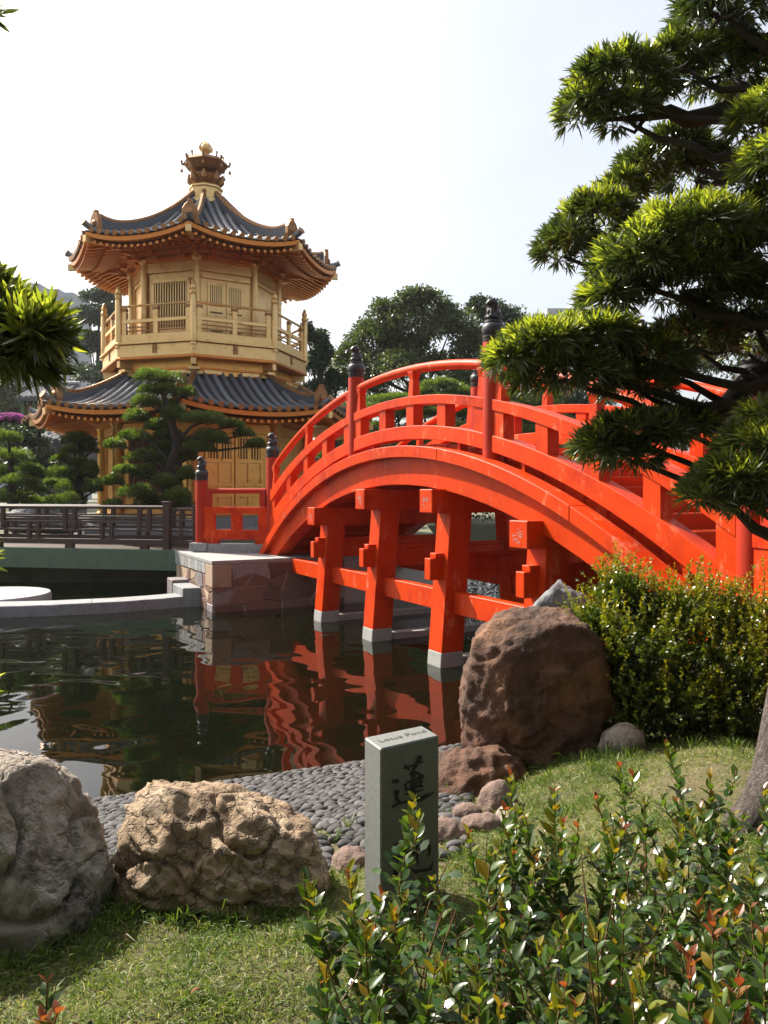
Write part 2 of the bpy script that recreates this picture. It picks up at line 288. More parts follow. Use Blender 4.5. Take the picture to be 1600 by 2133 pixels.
def ground_z(X, Y):
    d, s_ = shore(X, Y)
    z = np.interp(d, [-6, -2, 0, 0.8, 1.6, 2.4, 3.1, 3.9, 5], [-1.6, -0.8, 0, 0.17, 0.36, 0.54, 0.68, 0.78, 0.8])
    X = np.asarray(X, float); Y = np.asarray(Y, float)
    z = z + 0.13 * sms((X - 0.5) / 1.0) * sms(d / 2.0)
    z = z + 0.018 * np.sin(X * 3.1 + Y * 1.7) * sms(d / 3) + 0.012 * np.sin(X * 7 - Y * 5.2) * sms(d / 3)
    return z
def gz(x, y): return float(ground_z(np.array([x]), np.array([y]))[0])
def grid(name, xs, ys, zf, mat):
    X, Y = np.meshgrid(xs, ys); Z = zf(X, Y); n, m = X.shape
    V = np.stack([X, Y, Z], -1).reshape(-1, 3); i = np.arange((n - 1) * m).reshape(n - 1, m)[:, :-1].ravel()
    T = np.concatenate([np.stack([i, i + 1, i + m + 1], 1), np.stack([i, i + m + 1, i + m], 1)])
    return put(name, trimesh(name, V, T, mat, smooth=True))
xs = np.concatenate([np.linspace(-40, -4, 19)[:-1], np.linspace(-4, 4, 100), np.linspace(4, 40, 19)[1:]])
ys = np.concatenate([np.linspace(-60, 0, 12)[:-1], np.linspace(0, 9, 110), np.linspace(9, 22, 27)[1:]])
structure(grid('near_bank', xs, ys, ground_z, 'soil'))
# water
def water_mat():
    m, t, b = nodes_of('pond_water'); N = t.nodes; Lk = t.links.new
    b.inputs['Base Color'].default_value = (0.0034, 0.0046, 0.0020, 1); b.inputs['Roughness'].default_value = 0.015; b.inputs['IOR'].default_value = 1.34
    tc = N.new('ShaderNodeTexCoord'); h = None
    for sc, st, amp in ((1.25, (1, 1.25, 1), 0.75), (3.4, (1, 1.3, 1), 0.035), (0.4, (1, 1, 1), 0.9)):
        mp = N.new('ShaderNodeMapping'); mp.inputs['Scale'].default_value = st; mp.inputs['Rotation'].default_value = (0, 0, 0.3 * sc)
        n = N.new('ShaderNodeTexNoise'); n.inputs['Scale'].default_value = sc; n.inputs['Detail'].default_value = 0.0; n.inputs['Distortion'].default_value = 0.6
        Lk(tc.outputs['Object'], mp.inputs[0]); Lk(mp.outputs[0], n.inputs['Vector'])
        mu = N.new('ShaderNodeMath'); mu.operation = 'MULTIPLY'; mu.inputs[1].default_value = amp; Lk(n.outputs['Fac'], mu.inputs[0])
        if h is None: h = mu.outputs[0]
        else:
            ad = N.new('ShaderNodeMath'); ad.operation = 'ADD'; Lk(h, ad.inputs[0]); Lk(mu.outputs[0], ad.inputs[1]); h = ad.outputs[0]
    bp = N.new('ShaderNodeBump'); bp.inputs['Strength'].default_value = 1; bp.inputs['Distance'].default_value = 0.013
    Lk(h, bp.inputs['Height']); Lk(bp.outputs[0], b.inputs['Normal'])
    return m
M['water'] = water_mat()
b_ = MB(); b_.add([(-90, 0, 0), (90, 0, 0), (90, 42, 0), (-90, 42, 0)], [(0, 1, 2, 3)])
structure(b_.build('pond_water', 'water'))
b_ = MB(); P_ = [(-300, 20.7), (-1.2, 20.7), (1.0, 22.5), (1.7, 26), (1.9, 34), (20, 37), (300, 38), (900, 900), (-900, 900)]
n_ = len(P_); b_.add([(x, y, -1.5) for x, y in P_] + [(x, y, 1.0) for x, y in P_], [tuple(range(n_, 2 * n_))] + [(i, (i + 1) % n_, n_ + (i + 1) % n_, n_ + i) for i in range(n_)])
structure(b_.build('far_bank', 'wall'))
b_ = MB(); b_.add([(-900, -900, -2.5), (900, -900, -2.5), (900, 900, -2.5), (-900, 900, -2.5)], [(0, 1, 2, 3)]); structure(b_.build('pond_bed', 'soil'))

# ------------------------------------------------------------------ the red arched bridge
VC = 7.17                                            # centre line of the deck (across)
def arc(c):
    uc, zc, r = c; return lambda u: zc + math.sqrt(max(0.01, r * r - (u - uc) ** 2))
A_ftop = arc((-10.5, -7.375, 10.50)); A_fbot = arc((-10.477, -7.375, 10.326)); A_bbot = arc((-10.46, -8.221, 10.755))
A_brb = arc((-10.67, -7.998, 11.235)); A_brt = arc((-10.73, -8.535, 11.98)); A_mrb = arc((-10.69, -8.21, 11.967)); A_mrt = arc((-10.74, -8.872, 12.762)); A_tr = arc((-10.765, -9.013, 13.33))
br = thing('arched_bridge', UV(-10.6, VC, 0), 'vermilion wooden arched footbridge on square legs spanning the pond', 'bridge')
def arcbeam(ft, fb, v0, v1, u0, u1, n=40):
    b = MB(); b.strip([[UV(u, v0, fb(u)), UV(u, v1, fb(u)), UV(u, v1, ft(u)), UV(u, v0, ft(u))] for u in np.linspace(u0, u1, n)]); return b
PU = [-16.72, -12.29, -8.166, -4.375]; PT = [3.22, 4.45, 4.36, 3.22]
mir = lambda v, s: v if s < 0 else 2 * VC - v
# lion cap (one mesh shared by every post)
def lion_mesh():
    parts = [((0, 0, .04), (.085, .095, .04)), ((0.0, .035, .10), (.062, .065, .07)), ((0, -.005, .145), (.055, .055, .07)), ((0, -.035, .215), (.058, .055, .055)), ((0, -.082, .20), (.032, .03, .025)),
             ((-.04, -.02, .25), (.018, .014, .022)), ((.04, -.02, .25), (.018, .014, .022)), ((-.035, -.055, .09), (.02, .022, .06)), ((.035, -.055, .09), (.02, .022, .06)), ((-.035, -.075, .045), (.024, .032, .018)), ((.035, -.075, .045), (.024, .032, .018)),
             ((-.055, .03, .075), (.03, .05, .04)), ((.055, .03, .075), (.03, .05, .04)), ((0, .085, .12), (.02, .025, .06)), ((0, .08, .17), (.028, .022, .03)), ((0, .0, .255), (.04, .04, .02)), ((-.05, 0, .19), (.025, .035, .045)), ((.05, 0, .19), (.025, .035, .045))]
    bm = bmesh.new()
    for c, r_ in parts: bmesh.ops.create_icosphere(bm, subdivisions=2, radius=1, matrix=Matrix.Translation(c) @ Matrix.Diagonal((*r_, 1)))
    me = bpy.data.meshes.new('lion_src'); bm.to_mesh(me); bm.free()
    o = bpy.data.objects.new('lion_src', me); COL.objects.link(o)
    md = o.modifiers.new('r', 'REMESH'); md.mode = 'VOXEL'; md.voxel_size = 0.011; md.use_smooth_shade = True
    out = bpy.data.meshes.new_from_object(o.evaluated_get(bpy.context.evaluated_depsgraph_get()))
    bpy.data.objects.remove(o); out.name = 'lion'; out.materials.clear(); out.materials.append(M['black']); return out
LION = lion_mesh()
JAR = MB().lathe((0, 0, 0), [(.138, 0), (.142, .01), (.142, .035), (.132, .042), (.145, .055), (.145, .075), (.134, .083), (.148, .10), (.153, .16), (.148, .205), (.13, .23), (.115, .24), (.122, .25), (.118, .275), (.09, .285), (.0, .29)], 24, cap=False).mesh('jar', 'black', smooth=True)
def newel(parent, x, y, z0, z1, rot):
    b = MB(); b.lathe((x, y, z0), [(.14, 0), (.14, z1 - z0 - .02), (.135, z1 - z0)], 24); o = b.build('post', 'redpost', parent, smooth=True)
    j = put('post_cap', JAR, o, Vector((x, y, z1)) - wloc(o)); l = put('lion_figure', LION, o, Vector((x, y, z1 + .275)) - wloc(o)); l.rotation_euler = (0, 0, rot); l.scale = (1.08, 1.08, 1.08)
    return o
def flared(b, c, du, dv, z0, z1, flip=1):           # little post under the top rail, wider at its head
    for za, zb, s0, s1 in ((z0, z0 + (z1 - z0) * .72, .95, .72), (z0 + (z1 - z0) * .72, z1, .72, 1.0)):
        q = []
        for z, s_ in ((za, s0), (zb, s1)):
            for a, e in ((-1, -1), (1, -1), (1, 1), (-1, 1)): q.append(UV(c[0] + a * du * s_ / 2, c[1] + e * dv * s_ / 2, z))
        b.hexa(q)
    return b
STRUT = [.05, .5, .95]; BAL = [.055, .28, .5, .72, .945]
for s_ in (-1, 1):
    v = lambda a: mir(a, s_)
    for a, c in zip((-17.25, -13.0, -9.05, -6.35), (-13.004, -9.054, -6.354, -3.9)): arcbeam(A_ftop, A_fbot, v(5.55), v(5.80), a, c, 16).build('cover_board', 'red', br, bevel=.008)
    arcbeam(lambda u: A_fbot(u) + .02, A_bbot, v(5.67), v(5.97), -17.1, -4.0).build('arch_beam', 'red', br, bevel=.008)
    for i in range(3):
        a, c = PU[i] , PU[i + 1]
        arcbeam(A_brt, A_brb, v(5.77), v(5.98), a + .1, c - .1, 20).build('bottom_rail', 'red', br, bevel=.008)
        arcbeam(A_mrt, A_mrb, v(5.77), v(5.98), a + .1, c - .1, 20).build('middle_rail', 'red', br, bevel=.006)
        MB().tube([UV(u, v(5.87), A_tr(u)) for u in np.linspace(a + .12, c - .12, 22)], .07, 12).build('top_rail', 'red', br, smooth=True)
        for t in BAL:
            u = a + (c - a) * t; b = MB(); p = []
            for f_ in (lambda q: A_brt(q) - .02, lambda q: A_mrb(q) + .02):
                for du, vv in ((-.115, 5.79), (-.115, 5.96), (.115, 5.96), (.115, 5.79)): p.append(UV(u + du, v(vv), f_(u + du)))
            b.hexa(p).build('baluster', 'red', br, bevel=.006)
        for t in STRUT:
            u = a + (c - a) * t; flared(MB(), (u, v(5.87)), .16, .15, A_mrt(u) - .03, A_tr(u) - .04).build('rail_strut', 'red', br, bevel=.005)
        for t in (.18, .82):                        # blocks that carry the bottom rail on the cover board
            u = a + (c - a) * t; MB().uvbox(u - .03, u + .03, v(5.82), v(5.95), A_ftop(u) - .1, A_brb(u) + .03).build('rail_block', 'red', br)
    for u, zt in zip(PU, PT):
        x, y, _ = UV(u, v(5.87), 0); newel(br, x, y, A_ftop(u) - .12, zt, R(-60) if s_ < 0 else R(120))
# deck: soffit and steps
arcbeam(lambda u: A_ftop(u) - .10, lambda u: A_ftop(u) - .22, 6.0, 2 * VC - 6.0, -17.2, -3.9).build('deck_soffit', 'red', br)
nst = 36; us = np.linspace(-17.1, -4.1, nst + 1)
for i in range(nst):
    zt = A_ftop((us[i] + us[i + 1]) / 2) + .03
    MB().uvbox(us[i] + .004, us[i + 1] - .004, 6.02, 2 * VC - 6.02, zt - .24, zt).build('step', 'red', br, bevel=.01)
# bents
W_ = .355
for u1, zc0, zc1 in ((-13.19, 1.81, 2.14), (-11.09, 2.14, 2.47), (-8.99, 2.13, 2.46), (-6.92, 1.77, 2.09)):
    u0 = u1 - W_
    MB().uvbox(u0 + .01, u1, 5.44, 2 * VC - 5.44, zc0, zc1).build('pier_cap', 'red', br, bevel=.012)
    b = MB(); um = (u0 + u1) / 2
    b.uvbox(um - .08, um + .08, 5.47, 2 * VC - 5.47, 1.20, 1.50).build('cross_tie', 'red', br, bevel=.008)
    MB().uvbox(um - .08, um + .08, 5.56, 2 * VC - 5.56, 1.502, 1.57).build('cross_tie', 'red', br, bevel=.008)
    MB().uvbox(um - .12, um + .12, 5.95, 2 * VC - 5.95, -.4, .10).build('footing_beam', 'concrete', br)
    for s_ in (-1, 1):
        v = lambda a: mir(a, s_); sl_ = .078
        def leg(z0, z1, g=0):
            p = []
            for z in (z0, z1):
                for du, dv in ((u0 - g, 0 - g), (u0 - g, W_ + g), (u1 + g, W_ + g), (u1 + g, 0 - g)): p.append(UV(du, v(5.577 + sl_ * z + dv), z))
            return MB().hexa(p)
        leg(.2, zc0 + .002).build('pier_leg', 'red', br, bevel=.008)
        leg(-1.2, .2, .004).build('leg_footing', 'concrete', br, bevel=.01)
for s_ in (-1, 1):
    v = lambda a: mir(a, s_)
    for a, c in ((-15.4, -13.19 - W_), (-13.19, -11.09 - W_), (-11.09, -8.99 - W_), (-8.99, -6.92 - W_), (-6.92, -5.9)):
        MB().uvbox(a - .01, c + .01, v(5.79), v(5.96), .73, 1.03).build('tie_beam', 'red', br, bevel=.01)
# cracks of the end grain on the pier caps: short pale scratches, slightly proud
for u1, zc0, zc1 in ((-13.19, 1.81, 2.14), (-11.09, 2.14, 2.47), (-8.99, 2.13, 2.46), (-6.92, 1.77, 2.09)):
    b = MB(); uc, zc = u1 - W_ / 2, (zc0 + zc1) / 2 - .02
    for k in range(34):
        a = rnd.uniform(0, 2 * math.pi); r0 = rnd.uniform(.01, .07); r1 = r0 + rnd.uniform(.015, .06); wd = rnd.uniform(.0025, .006)
        q = lambda r_, o: UV(uc + math.cos(a) * r_ - math.sin(a) * o, 5.438, zc + math.sin(a) * r_ + math.cos(a) * o)
        b.add([q(r0, 0), q((r0 + r1) / 2, -wd), q(r1, 0), q((r0 + r1) / 2, wd)], [(0, 1, 2, 3)])
    b.build('end_grain_crack', 'slab', br, kind='stuff')
# splayed wing railings at the bridge ends
def wing(p0, p1, zb, name_label, end_post=True):
    w_ = thing('wing_railing', UV(*p1, zb), name_label, 'railing', 'short railings at the ends of the bridge')
    L = lambda t, z: UV(p0[0] + (p1[0] - p0[0]) * t, p0[1] + (p1[1] - p0[1]) * t, z)
    Ln = math.dist(p0, p1); an = math.atan2(L(1, 0)[1] - L(0, 0)[1], L(1, 0)[0] - L(0, 0)[0])
    MB().tube([L(.09, zb + 1.22), L(.97, zb + 1.22)], .062, 12).build('top_rail', 'redpost', w_, smooth=True)
    MB().bar(L(.06, zb + .70), L(.97, zb + .70), .2, .15).build('middle_rail', 'red', w_, bevel=.008)
    MB().bar(L(.06, zb + .10), L(.97, zb + .10), .2, .22).build('bottom_rail', 'red', w_, bevel=.008)
    for t in (.12, .5, .88):
        c = L(t, zb + .30); MB().box(c, .22, .17, .42, an).build('baluster', 'red', w_, bevel=.006)
    for t in (.13, .90):
        c = L(t, zb + .84); MB().box(c, .14, .13, .36, an).build('rail_strut', 'redpost', w_, bevel=.006)
    for t in (.14, .84): MB().box(L(t, zb), .3, .16, .11, an).build('foot_block', 'red', w_)
    MB().bar(L(.0, zb - .22), L(1.06, zb - .22), .34, .22).build('stone_kerb', 'ledge', w_, bevel=.01)
    if end_post:
        x, y, _ = L(1, 0); MB().box((x, y, zb - .18), .42, .42, .20, an).build('post_plinth', 'ledge', w_, bevel=.01); newel(w_, x, y, zb, zb + 1.46, R(-60))
wing((PU[0], 5.87), (-17.83, 4.53), 1.24, 'short red railing ending beside the dark timber footbridge at left')
wing((PU[0], 2 * VC - 5.87), (-18.4, 9.6), 1.24, 'short red railing hidden behind the far end of the arch')
wing((PU[3], 5.87), (-2.6, 5.3), 1.24, 'short red railing at the near right end, behind the bush')

# ------------------------------------------------------------------ stone abutments
def stonework(root, P, nu, nv, depth, mats, jit=.36, seed=1):
    """irregular stones laid on a face: P(a,b,o) maps unit face coordinates and an outward offset"""
    r_ = random.Random(seed); pt = {}
    for i in range(nu + 1):
        for j in range(nv + 1):
            a, b = i / nu, j / nv
            if 0 < i < nu: a += r_.uniform(-jit, jit) / nu
            if 0 < j < nv: b += r_.uniform(-jit, jit) / nv
            pt[i, j] = (a, b)
    for j in range(nv):
        i = 0
        while i < nu:
            w2 = 2 if (r_.random() < .35 and i + 2 <= nu) else 1
            q = [pt[i, j], pt[i + w2, j], pt[i + w2, j + 1], pt[i, j + 1]]
            if w2 == 2: q.insert(1, pt[i + 1, j]); q.insert(4, pt[i + 1, j + 1])
            c = (sum(p[0] for p in q) / len(q), sum(p[1] for p in q) / len(q)); n = len(q)
            sh = lambda f: [(c[0] + (p[0] - c[0]) * f, c[1] + (p[1] - c[1]) * f) for p in q]
            d = depth * r_.uniform(.6, 1.3); b = MB()
            rings = [[P(*p, -.02) for p in sh(.95)], [P(*p, d * .6) for p in sh(.95)], [P(*p, d) for p in sh(.85)]]
            vs_ = sum(rings, []); fs = [(k * n + e, k * n + (e + 1) % n, (k + 1) * n + (e + 1) % n, (k + 1) * n + e) for k in range(2) for e in range(n)] + [tuple(2 * n + e for e in range(n))]
            b.add(vs_, fs).build('stone', r_.choice(mats), root); i += w2
ab = thing('stone_abutment', UV(-16.9, 6.2, 0), 'square rubble stone abutment with pale slab top under the far bridge end', 'abutment')
MB().uvbox(-18.7, -15.29, 4.14, 10.2, -1.3, .97).build('core', 'mortar', ab)
stonework(ab, lambda a, b, o: UV(-15.29 + o, 4.12 + a * 2.9, -.08 + b * 1.04), 8, 4, .03, ['stoneA', 'stoneA', 'stoneC'], seed=4)
stonework(ab, lambda a, b, o: UV(-18.6 + a * 3.31, 4.14 - o, -.08 + b * .80), 9, 3, .035, ['stoneB', 'stoneB', 'stoneA', 'stoneC'], seed=5)
for i in range(9):                                   # edge course of narrow pale setts on the left face
    u = -18.62 + i * .31; MB().uvbox(u + .005, u + .305, 4.09, 4.4, .74, .965).build('sett', ('slab', 'ledge')[i % 2], ab, bevel=.008)
MB().uvbox(-15.82, -15.26, 4.09, 4.5, .49, .965).build('stone', 'stoneB', ab, bevel=.02)
for i in range(6):
    for j in range(3):
        u = -18.68 + i * .57; v0 = 4.08 + j * .62
        MB().uvbox(u + .004, u + .566, v0 + .004, v0 + .616, .972, 1.045).build('top_slab', 'slab', ab, bevel=.006)
MB().uvbox(-18.68, -15.27, 5.945, 10.2, .972, 1.043).build('top_slab', 'slab', ab)
ab2 = thing('stone_abutment', UV(-4.6, 7, 0), 'stone abutment under the near right end of the bridge, behind rocks', 'abutment')
MB().uvbox(-5.3, -3.2, 5.45, 9.2, -1.3, 1.02).build('core', 'mortar', ab2)
stonework(ab2, lambda a, b, o: UV(-5.3 - o, 5.45 + a * 3.75, -.1 + b * 1.1), 8, 3, .035, ['stoneA', 'stoneC', 'stoneB'], seed=8)

# ledge, round slab and step blocks at the water's edge on the left
ld = thing('stone_ledge', (-6, 15.8, 0), 'curved low grey stone ledge running along the water to the abutment', 'ledge')
LP = [(-9.6, 15.05), (-8.6, 14.85), (-7.47, 14.86), (-6.64, 15.0), (-5.4, 15.45), (-4.75, 15.85), (-4.18, 16.28)]
def lerp_poly(P, n):
    P = np.array(P, float); d = np.r_[0, np.cumsum(np.hypot(*np.diff(P, axis=0).T))]; t = np.linspace(0, d[-1], n); return np.stack([np.interp(t, d, P[:, 0]), np.interp(t, d, P[:, 1])], 1)
LQ = lerp_poly(LP, 25)
for k in range(3):
    sec = []
    for i in range(k * 8, k * 8 + 9):
        a = LQ[max(0, i - 1)]; c = LQ[min(24, i + 1)]; t = (c - a) / np.hypot(*(c - a)); n2 = np.array([-t[1], t[0]]); e = .004 * (1 if i == k * 8 else -1 if i == k * 8 + 8 else 0)
        p = LQ[i] + t * e; q = p + n2 * .66; sec.append([(p[0], p[1], -.5), (q[0], q[1], -.5), (q[0], q[1], .22), (p[0] + n2[0] * .012, p[1] + n2[1] * .012, .22 + rnd.uniform(-.004, .004)), (p[0] + rnd.uniform(-.008, .008), p[1], .205)])
    MB().strip(sec).build('ledge_stone', 'ledge', ld)
ds = MB(); ds.lathe((-8.55, 16.55, -.6), [(1.28, 0), (1.28, .80), (1.25, .845), (0, .846)], 56, cap=False)
tag(ds.build('round_slab', 'slab', smooth=True), 'round pale stone slab at the left end of the curved ledge', 'stone slab')
sb = thing('step_block', (-4.0, 16.5, 0), 'pair of stepped granite blocks between ledge and abutment', 'step')
MB().hexa([(-4.25, 16.22, -.5), (-3.86, 16.35, -.5), (-4.25, 17.3, -.5), (-4.7, 17.1, -.5), (-4.25, 16.22, .40), (-3.86, 16.35, .40), (-4.25, 17.3, .40), (-4.7, 17.1, .40)]).build('block', 'ledge', sb, bevel=.015)
MB().hexa([(-4.72, 17.12, -.5), (-4.3, 17.3, -.5), (-4.5, 17.9, -.5), (-5.0, 17.7, -.5), (-4.72, 17.12, .47), (-4.3, 17.3, .47), (-4.5, 17.9, .47), (-5.0, 17.7, .47)]).build('block', 'stoneC', sb, bevel=.015)

# ------------------------------------------------------------------ dark timber footbridge on the left
G0, G1 = Vector((-4.86, 18.48, 0)), Vector((-15.5, 20.7, 0)); GD = (G1 - G0).normalized(); GN = Vector((GD.y, -GD.x, 0)) if GD.x * 0 - GD.y * 1 < 0 else Vector((-GD.y, GD.x, 0))
GN = Vector((-GD.y, GD.x, 0)); GN = GN if GN.y > 0 else -GN
fb = thing('timber_footbridge', (G0 + G1) / 2, 'low footbridge with green timber girder and dark brown railings', 'bridge')
Lg = (G1 - G0).length
def gp(s_, d, z): p = G0 + GD * s_ + GN * d; return (p.x, p.y, z)
MB().bar(gp(0, .1, .53), gp(Lg, .1, .53), .2, .505).build('girder', 'green', fb, bevel=.01)
MB().bar(gp(0, 1.9, .53), gp(Lg, 1.9, .53), .2, .5).build('girder', 'green', fb)
for i in range(36): MB().bar(gp(i * .3 + .005, .21, 1.0), gp(i * .3 + .005, 1.79, 1.0), .28, .04).build('deck_plank', 'darkwood', fb)
MB().bar(gp(.0, 1.0, .9), gp(Lg, 1.0, .9), 1.58, .098).build('deck_beam', 'darkwood', fb)
MB().bar(gp(6.6, -.12, .15), gp(6.6, 2.1, .15), .3, .38).build('cross_support', 'darkwood', fb)
for d in (.12, 1.88):
    MB().tube([gp(.35, d, 2.06), gp(Lg, d, 2.06)], .045, 10).build('top_rail', 'darkwood', fb, smooth=True)
    for z, h, wd in ((1.80, .05, .06), (1.66, .06, .07), (1.47, .055, .06), (1.16, .115, .10)):
        MB().bar(gp(.55, d, z), gp(Lg, d, z), wd, h).build('rail', 'darkwood', fb, bevel=.004)
    for k in range(10):
        s_ = 1.05 + k * 1.02
        z0, z1 = ((1.55, 2.05), (1.2, 1.72))[k % 2 if True else 0]
        for e in (-.13, .13):
            if k % 2 == 0: MB().box(gp(s_ + e, d, 1.52), .10, .085, .52, math.atan2(GD.y, GD.x)).build('upright', 'darkwood', fb, bevel=.004)
            else: MB().box(gp(s_ + e, d, 1.22), .10, .085, .45, math.atan2(GD.y, GD.x)).build('upright', 'darkwood', fb, bevel=.004)
        if k % 2 == 0: MB().box(gp(s_, d, 1.03), .22, .1, .14, math.atan2(GD.y, GD.x)).build('rail_foot', 'darkwood', fb)
    b = MB().box(gp(.45, d, 1.03), .17, .17, 1.13, math.atan2(GD.y, GD.x)); b.box(gp(.45, d, 2.16), .20, .20, .05, math.atan2(GD.y, GD.x)).build('post', 'darkwood', fb, bevel=.006)
for z, h in ((1.98, .07), (1.72, .05), (1.47, .05), (1.16, .1)): MB().bar(gp(.35, .15, z), gp(-.25, .15, z), .08, h).build('return_rail', 'darkwood', fb, bevel=.004)
MB().box(gp(-.3, .15, 1.03), .15, .15, 1.08, 0).build('post', 'darkwood', fb, bevel=.006)
MB().box(gp(.1, .15, 1.1), .07, .07, .95, 0).build('return_upright', 'darkwood', fb)

# ------------------------------------------------------------------ the gold pavilion
PC = (-6.263, 27.0); PB = 0.12; TAN = math.tan(math.pi / 8); COS = math.cos(math.pi / 8)
pv = thing('gold_pavilion', (PC[0], PC[1], 1.0), 'two storey octagonal gold pavilion with grey tiled roofs and tall finial', 'pavilion')
def oc(Rr, a, z): return (PC[0] + Rr * math.sin(a), PC[1] - Rr * math.cos(a), z)
CA = lambda k: PB + k * math.pi / 4
def fp(k, w_, d, z):                                 # point on face k (between corners k and k+1): lateral w, distance d from the axis
    a = CA(k) + math.pi / 8; return (PC[0] + d * math.sin(a) + w_ * math.cos(a), PC[1] - d * math.cos(a) + w_ * math.sin(a), z)
def fbox(b, k, w0, w1, d0, d1, z0, z1, mi=0):
    return b.hexa([fp(k, w0, d1, z0), fp(k, w1, d1, z0), fp(k, w1, d0, z0), fp(k, w0, d0, z0), fp(k, w0, d1, z1), fp(k, w1, d1, z1), fp(k, w1, d0, z1), fp(k, w0, d0, z1)], mi)
def octring(name, mat, parent, R0, R1, z0, z1, bevel=0):
    b = MB(); sec = []
    for k in range(9): sec.append([oc(R0, CA(k), z0), oc(R1, CA(k), z0), oc(R1, CA(k), z1), oc(R0, CA(k), z1)])
    b.strip(sec, cap=False); return b.build(name, mat, parent, bevel=bevel)
def octsolid(name, mat, parent, prof, bevel=0):
    b = MB(); b.lathe((PC[0], PC[1], 0), prof, 8, rot=PB - math.pi / 2); return b.build(name, mat, parent, bevel=bevel)
def interp(P): x = [p[0] for p in P]; y = [p[1] for p in P]; return lambda r_: float(np.interp(r_, x, y))
def smoothprof(P):
    x = np.array([p[0] for p in P]); y = np.array([p[1] for p in P]); c = np.polyfit(x, y, 3); return lambda r_: float(np.polyval(c, r_))
def roof(name, prof, R0, Re, dip, spacing, orn_R, ridge_h, rid_mat='golddark', flange=.13):
    """prof(Rc): height of the tile surface on the corner line at corner radius Rc"""
    rf = bpy.data.objects.new(name, None); COL.objects.link(rf); rf.parent = pv
    d0, de = R0 * COS, Re * COS
    def sz(w_, d):                                   # surface height at lateral w, distance d
        rc = d / COS; e = 1 - min(1, abs(w_) / max(.05, d * TAN)); t = max(0, (rc - R0) / (Re - R0)); return prof(rc) - dip * t * t * (1 - (1 - e) ** 2.2)
    for k in range(8):
        b = MB(); nu, nv = 12, 12; vs_ = []
        for j in range(nv + 1):
            d = d0 + (de - d0) * j / nv
            for i in range(nu + 1): w_ = (2 * i / nu - 1) * d * TAN; vs_.append(fp(k, w_, d, sz(w_, d)))
        b.add(vs_, [(j * (nu + 1) + i, j * (nu + 1) + i + 1, (j + 1) * (nu + 1) + i + 1, (j + 1) * (nu + 1) + i) for j in range(nv) for i in range(nu)])
        b.build('tile_bed', 'tilepan', rf, smooth=True)
        hw = de * TAN; n = int(hw * 2 / spacing)
        for i in range(n):
            w_ = (i - (n - 1) / 2) * spacing; ds_ = max(d0, abs(w_) / TAN + .16)
            if ds_ > de - .15: continue
            b = MB(); m = 10; pts = [fp(k, w_, ds_ + (de + .03 - ds_) * q / m, sz(w_, min(de, ds_ + (de - ds_) * q / m)) + .035) for q in range(m + 1)]
            b.tube(pts, .078, 8, 0, cap=False)
            e = fp(k, w_, de + .035, sz(w_, de) + .035); e2 = fp(k, w_, de + .075, sz(w_, de) + .03); b.tube([e, e2], .084, 10, 1)
            b.build('tile_roll', ['tile', 'golddark'], rf, smooth=True)
        # gold eave board and flange below the tiles
        sec = []
        for i in range(17):
            w_ = (2 * i / 16 - 1); q = []
            for dd, zz in ((de - .22, -.06 - flange), (de - .02, -.05 - flange), (de - .01, -.05), (de - .22, -.05)): q.append(fp(k, w_ * dd * TAN, dd, sz(w_ * de * TAN, de) + zz))
            sec.append(q)
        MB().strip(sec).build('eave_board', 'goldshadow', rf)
    for k in range(8):
        a = CA(k); sec = []; N_ = 14; top = []
        side = (math.cos(a), math.sin(a))
        for q in range(N_ + 1):
            t = q / N_; r_ = R0 + (orn_R - R0) * t; up = .16 * max(0, (t - .75) / .25) ** 2; z = prof(r_) - .04; h = ridge_h * (1 + .25 * t) + up; c = oc(r_, a, 0)
            sec.append([(c[0] - side[0] * .10, c[1] - side[1] * .10, z), (c[0] + side[0] * .10, c[1] + side[1] * .10, z), (c[0] + side[0] * .07, c[1] + side[1] * .07, z + h), (c[0] - side[0] * .07, c[1] - side[1] * .07, z + h)]); top.append((c[0], c[1], z + h))
        rg = MB().strip(sec).build('ridge', 'tilepan', rf)
        b = MB(); tp = np.array(top); dd_ = np.r_[0, np.cumsum(np.linalg.norm(np.diff(tp, axis=0), axis=1))]; nb = int(dd_[-1] / .13)
        for i in range(nb):                          # the little barrel tiles that crown the ridge
            s0, s1 = dd_[-1] * i / nb, dd_[-1] * (i + .86) / nb; f_ = lambda s_: tuple(np.interp(s_, dd_, tp[:, c_]) for c_ in range(3)); b.tube([f_(s0), f_(s1)], .085, 7)
        b.build('ridge_cap', 'golddark', rf, kind='stuff')
        # end plaque
        z = prof(orn_R) - .05; b = MB(); o = []
        for x, y in ((-.21, 0), (.21, 0), (.24, .20), (.22, .44), (.14, .58), (.07, .63), (.06, .72), (-.06, .72), (-.07, .63), (-.14, .58), (-.22, .44), (-.24, .20)): o.append((x, y))
        for rr in (orn_R + .02, orn_R + .16):
            c = oc(rr, a, 0); b.v += [(c[0] + side[0] * x, c[1] + side[1] * x, z + y) for x, y in o]
        n = len(o); b.f += [tuple(range(n)), tuple(range(n, 2 * n))] + [(i, (i + 1) % n, n + (i + 1) % n, n + i) for i in range(n)]; b.m += [0] * (n + 2)
        c = oc(orn_R + .17, a, z + .28); d_ = oc(orn_R + .23, a, z + .28); b.tube([c, d_], [.13, .07], 10)
        b.build('end_plaque', 'golddark', rf, bevel=.012)
        # lower ridge out to the corner tip
        pts = []; rs = []
        for q in range(7):
            r_ = orn_R + .15 + (Re + .08 - orn_R - .15) * q / 6; pts.append(oc(r_, a, prof(min(r_, Re)) + .10 + .12 * (q / 6) ** 2)); rs.append(.10)
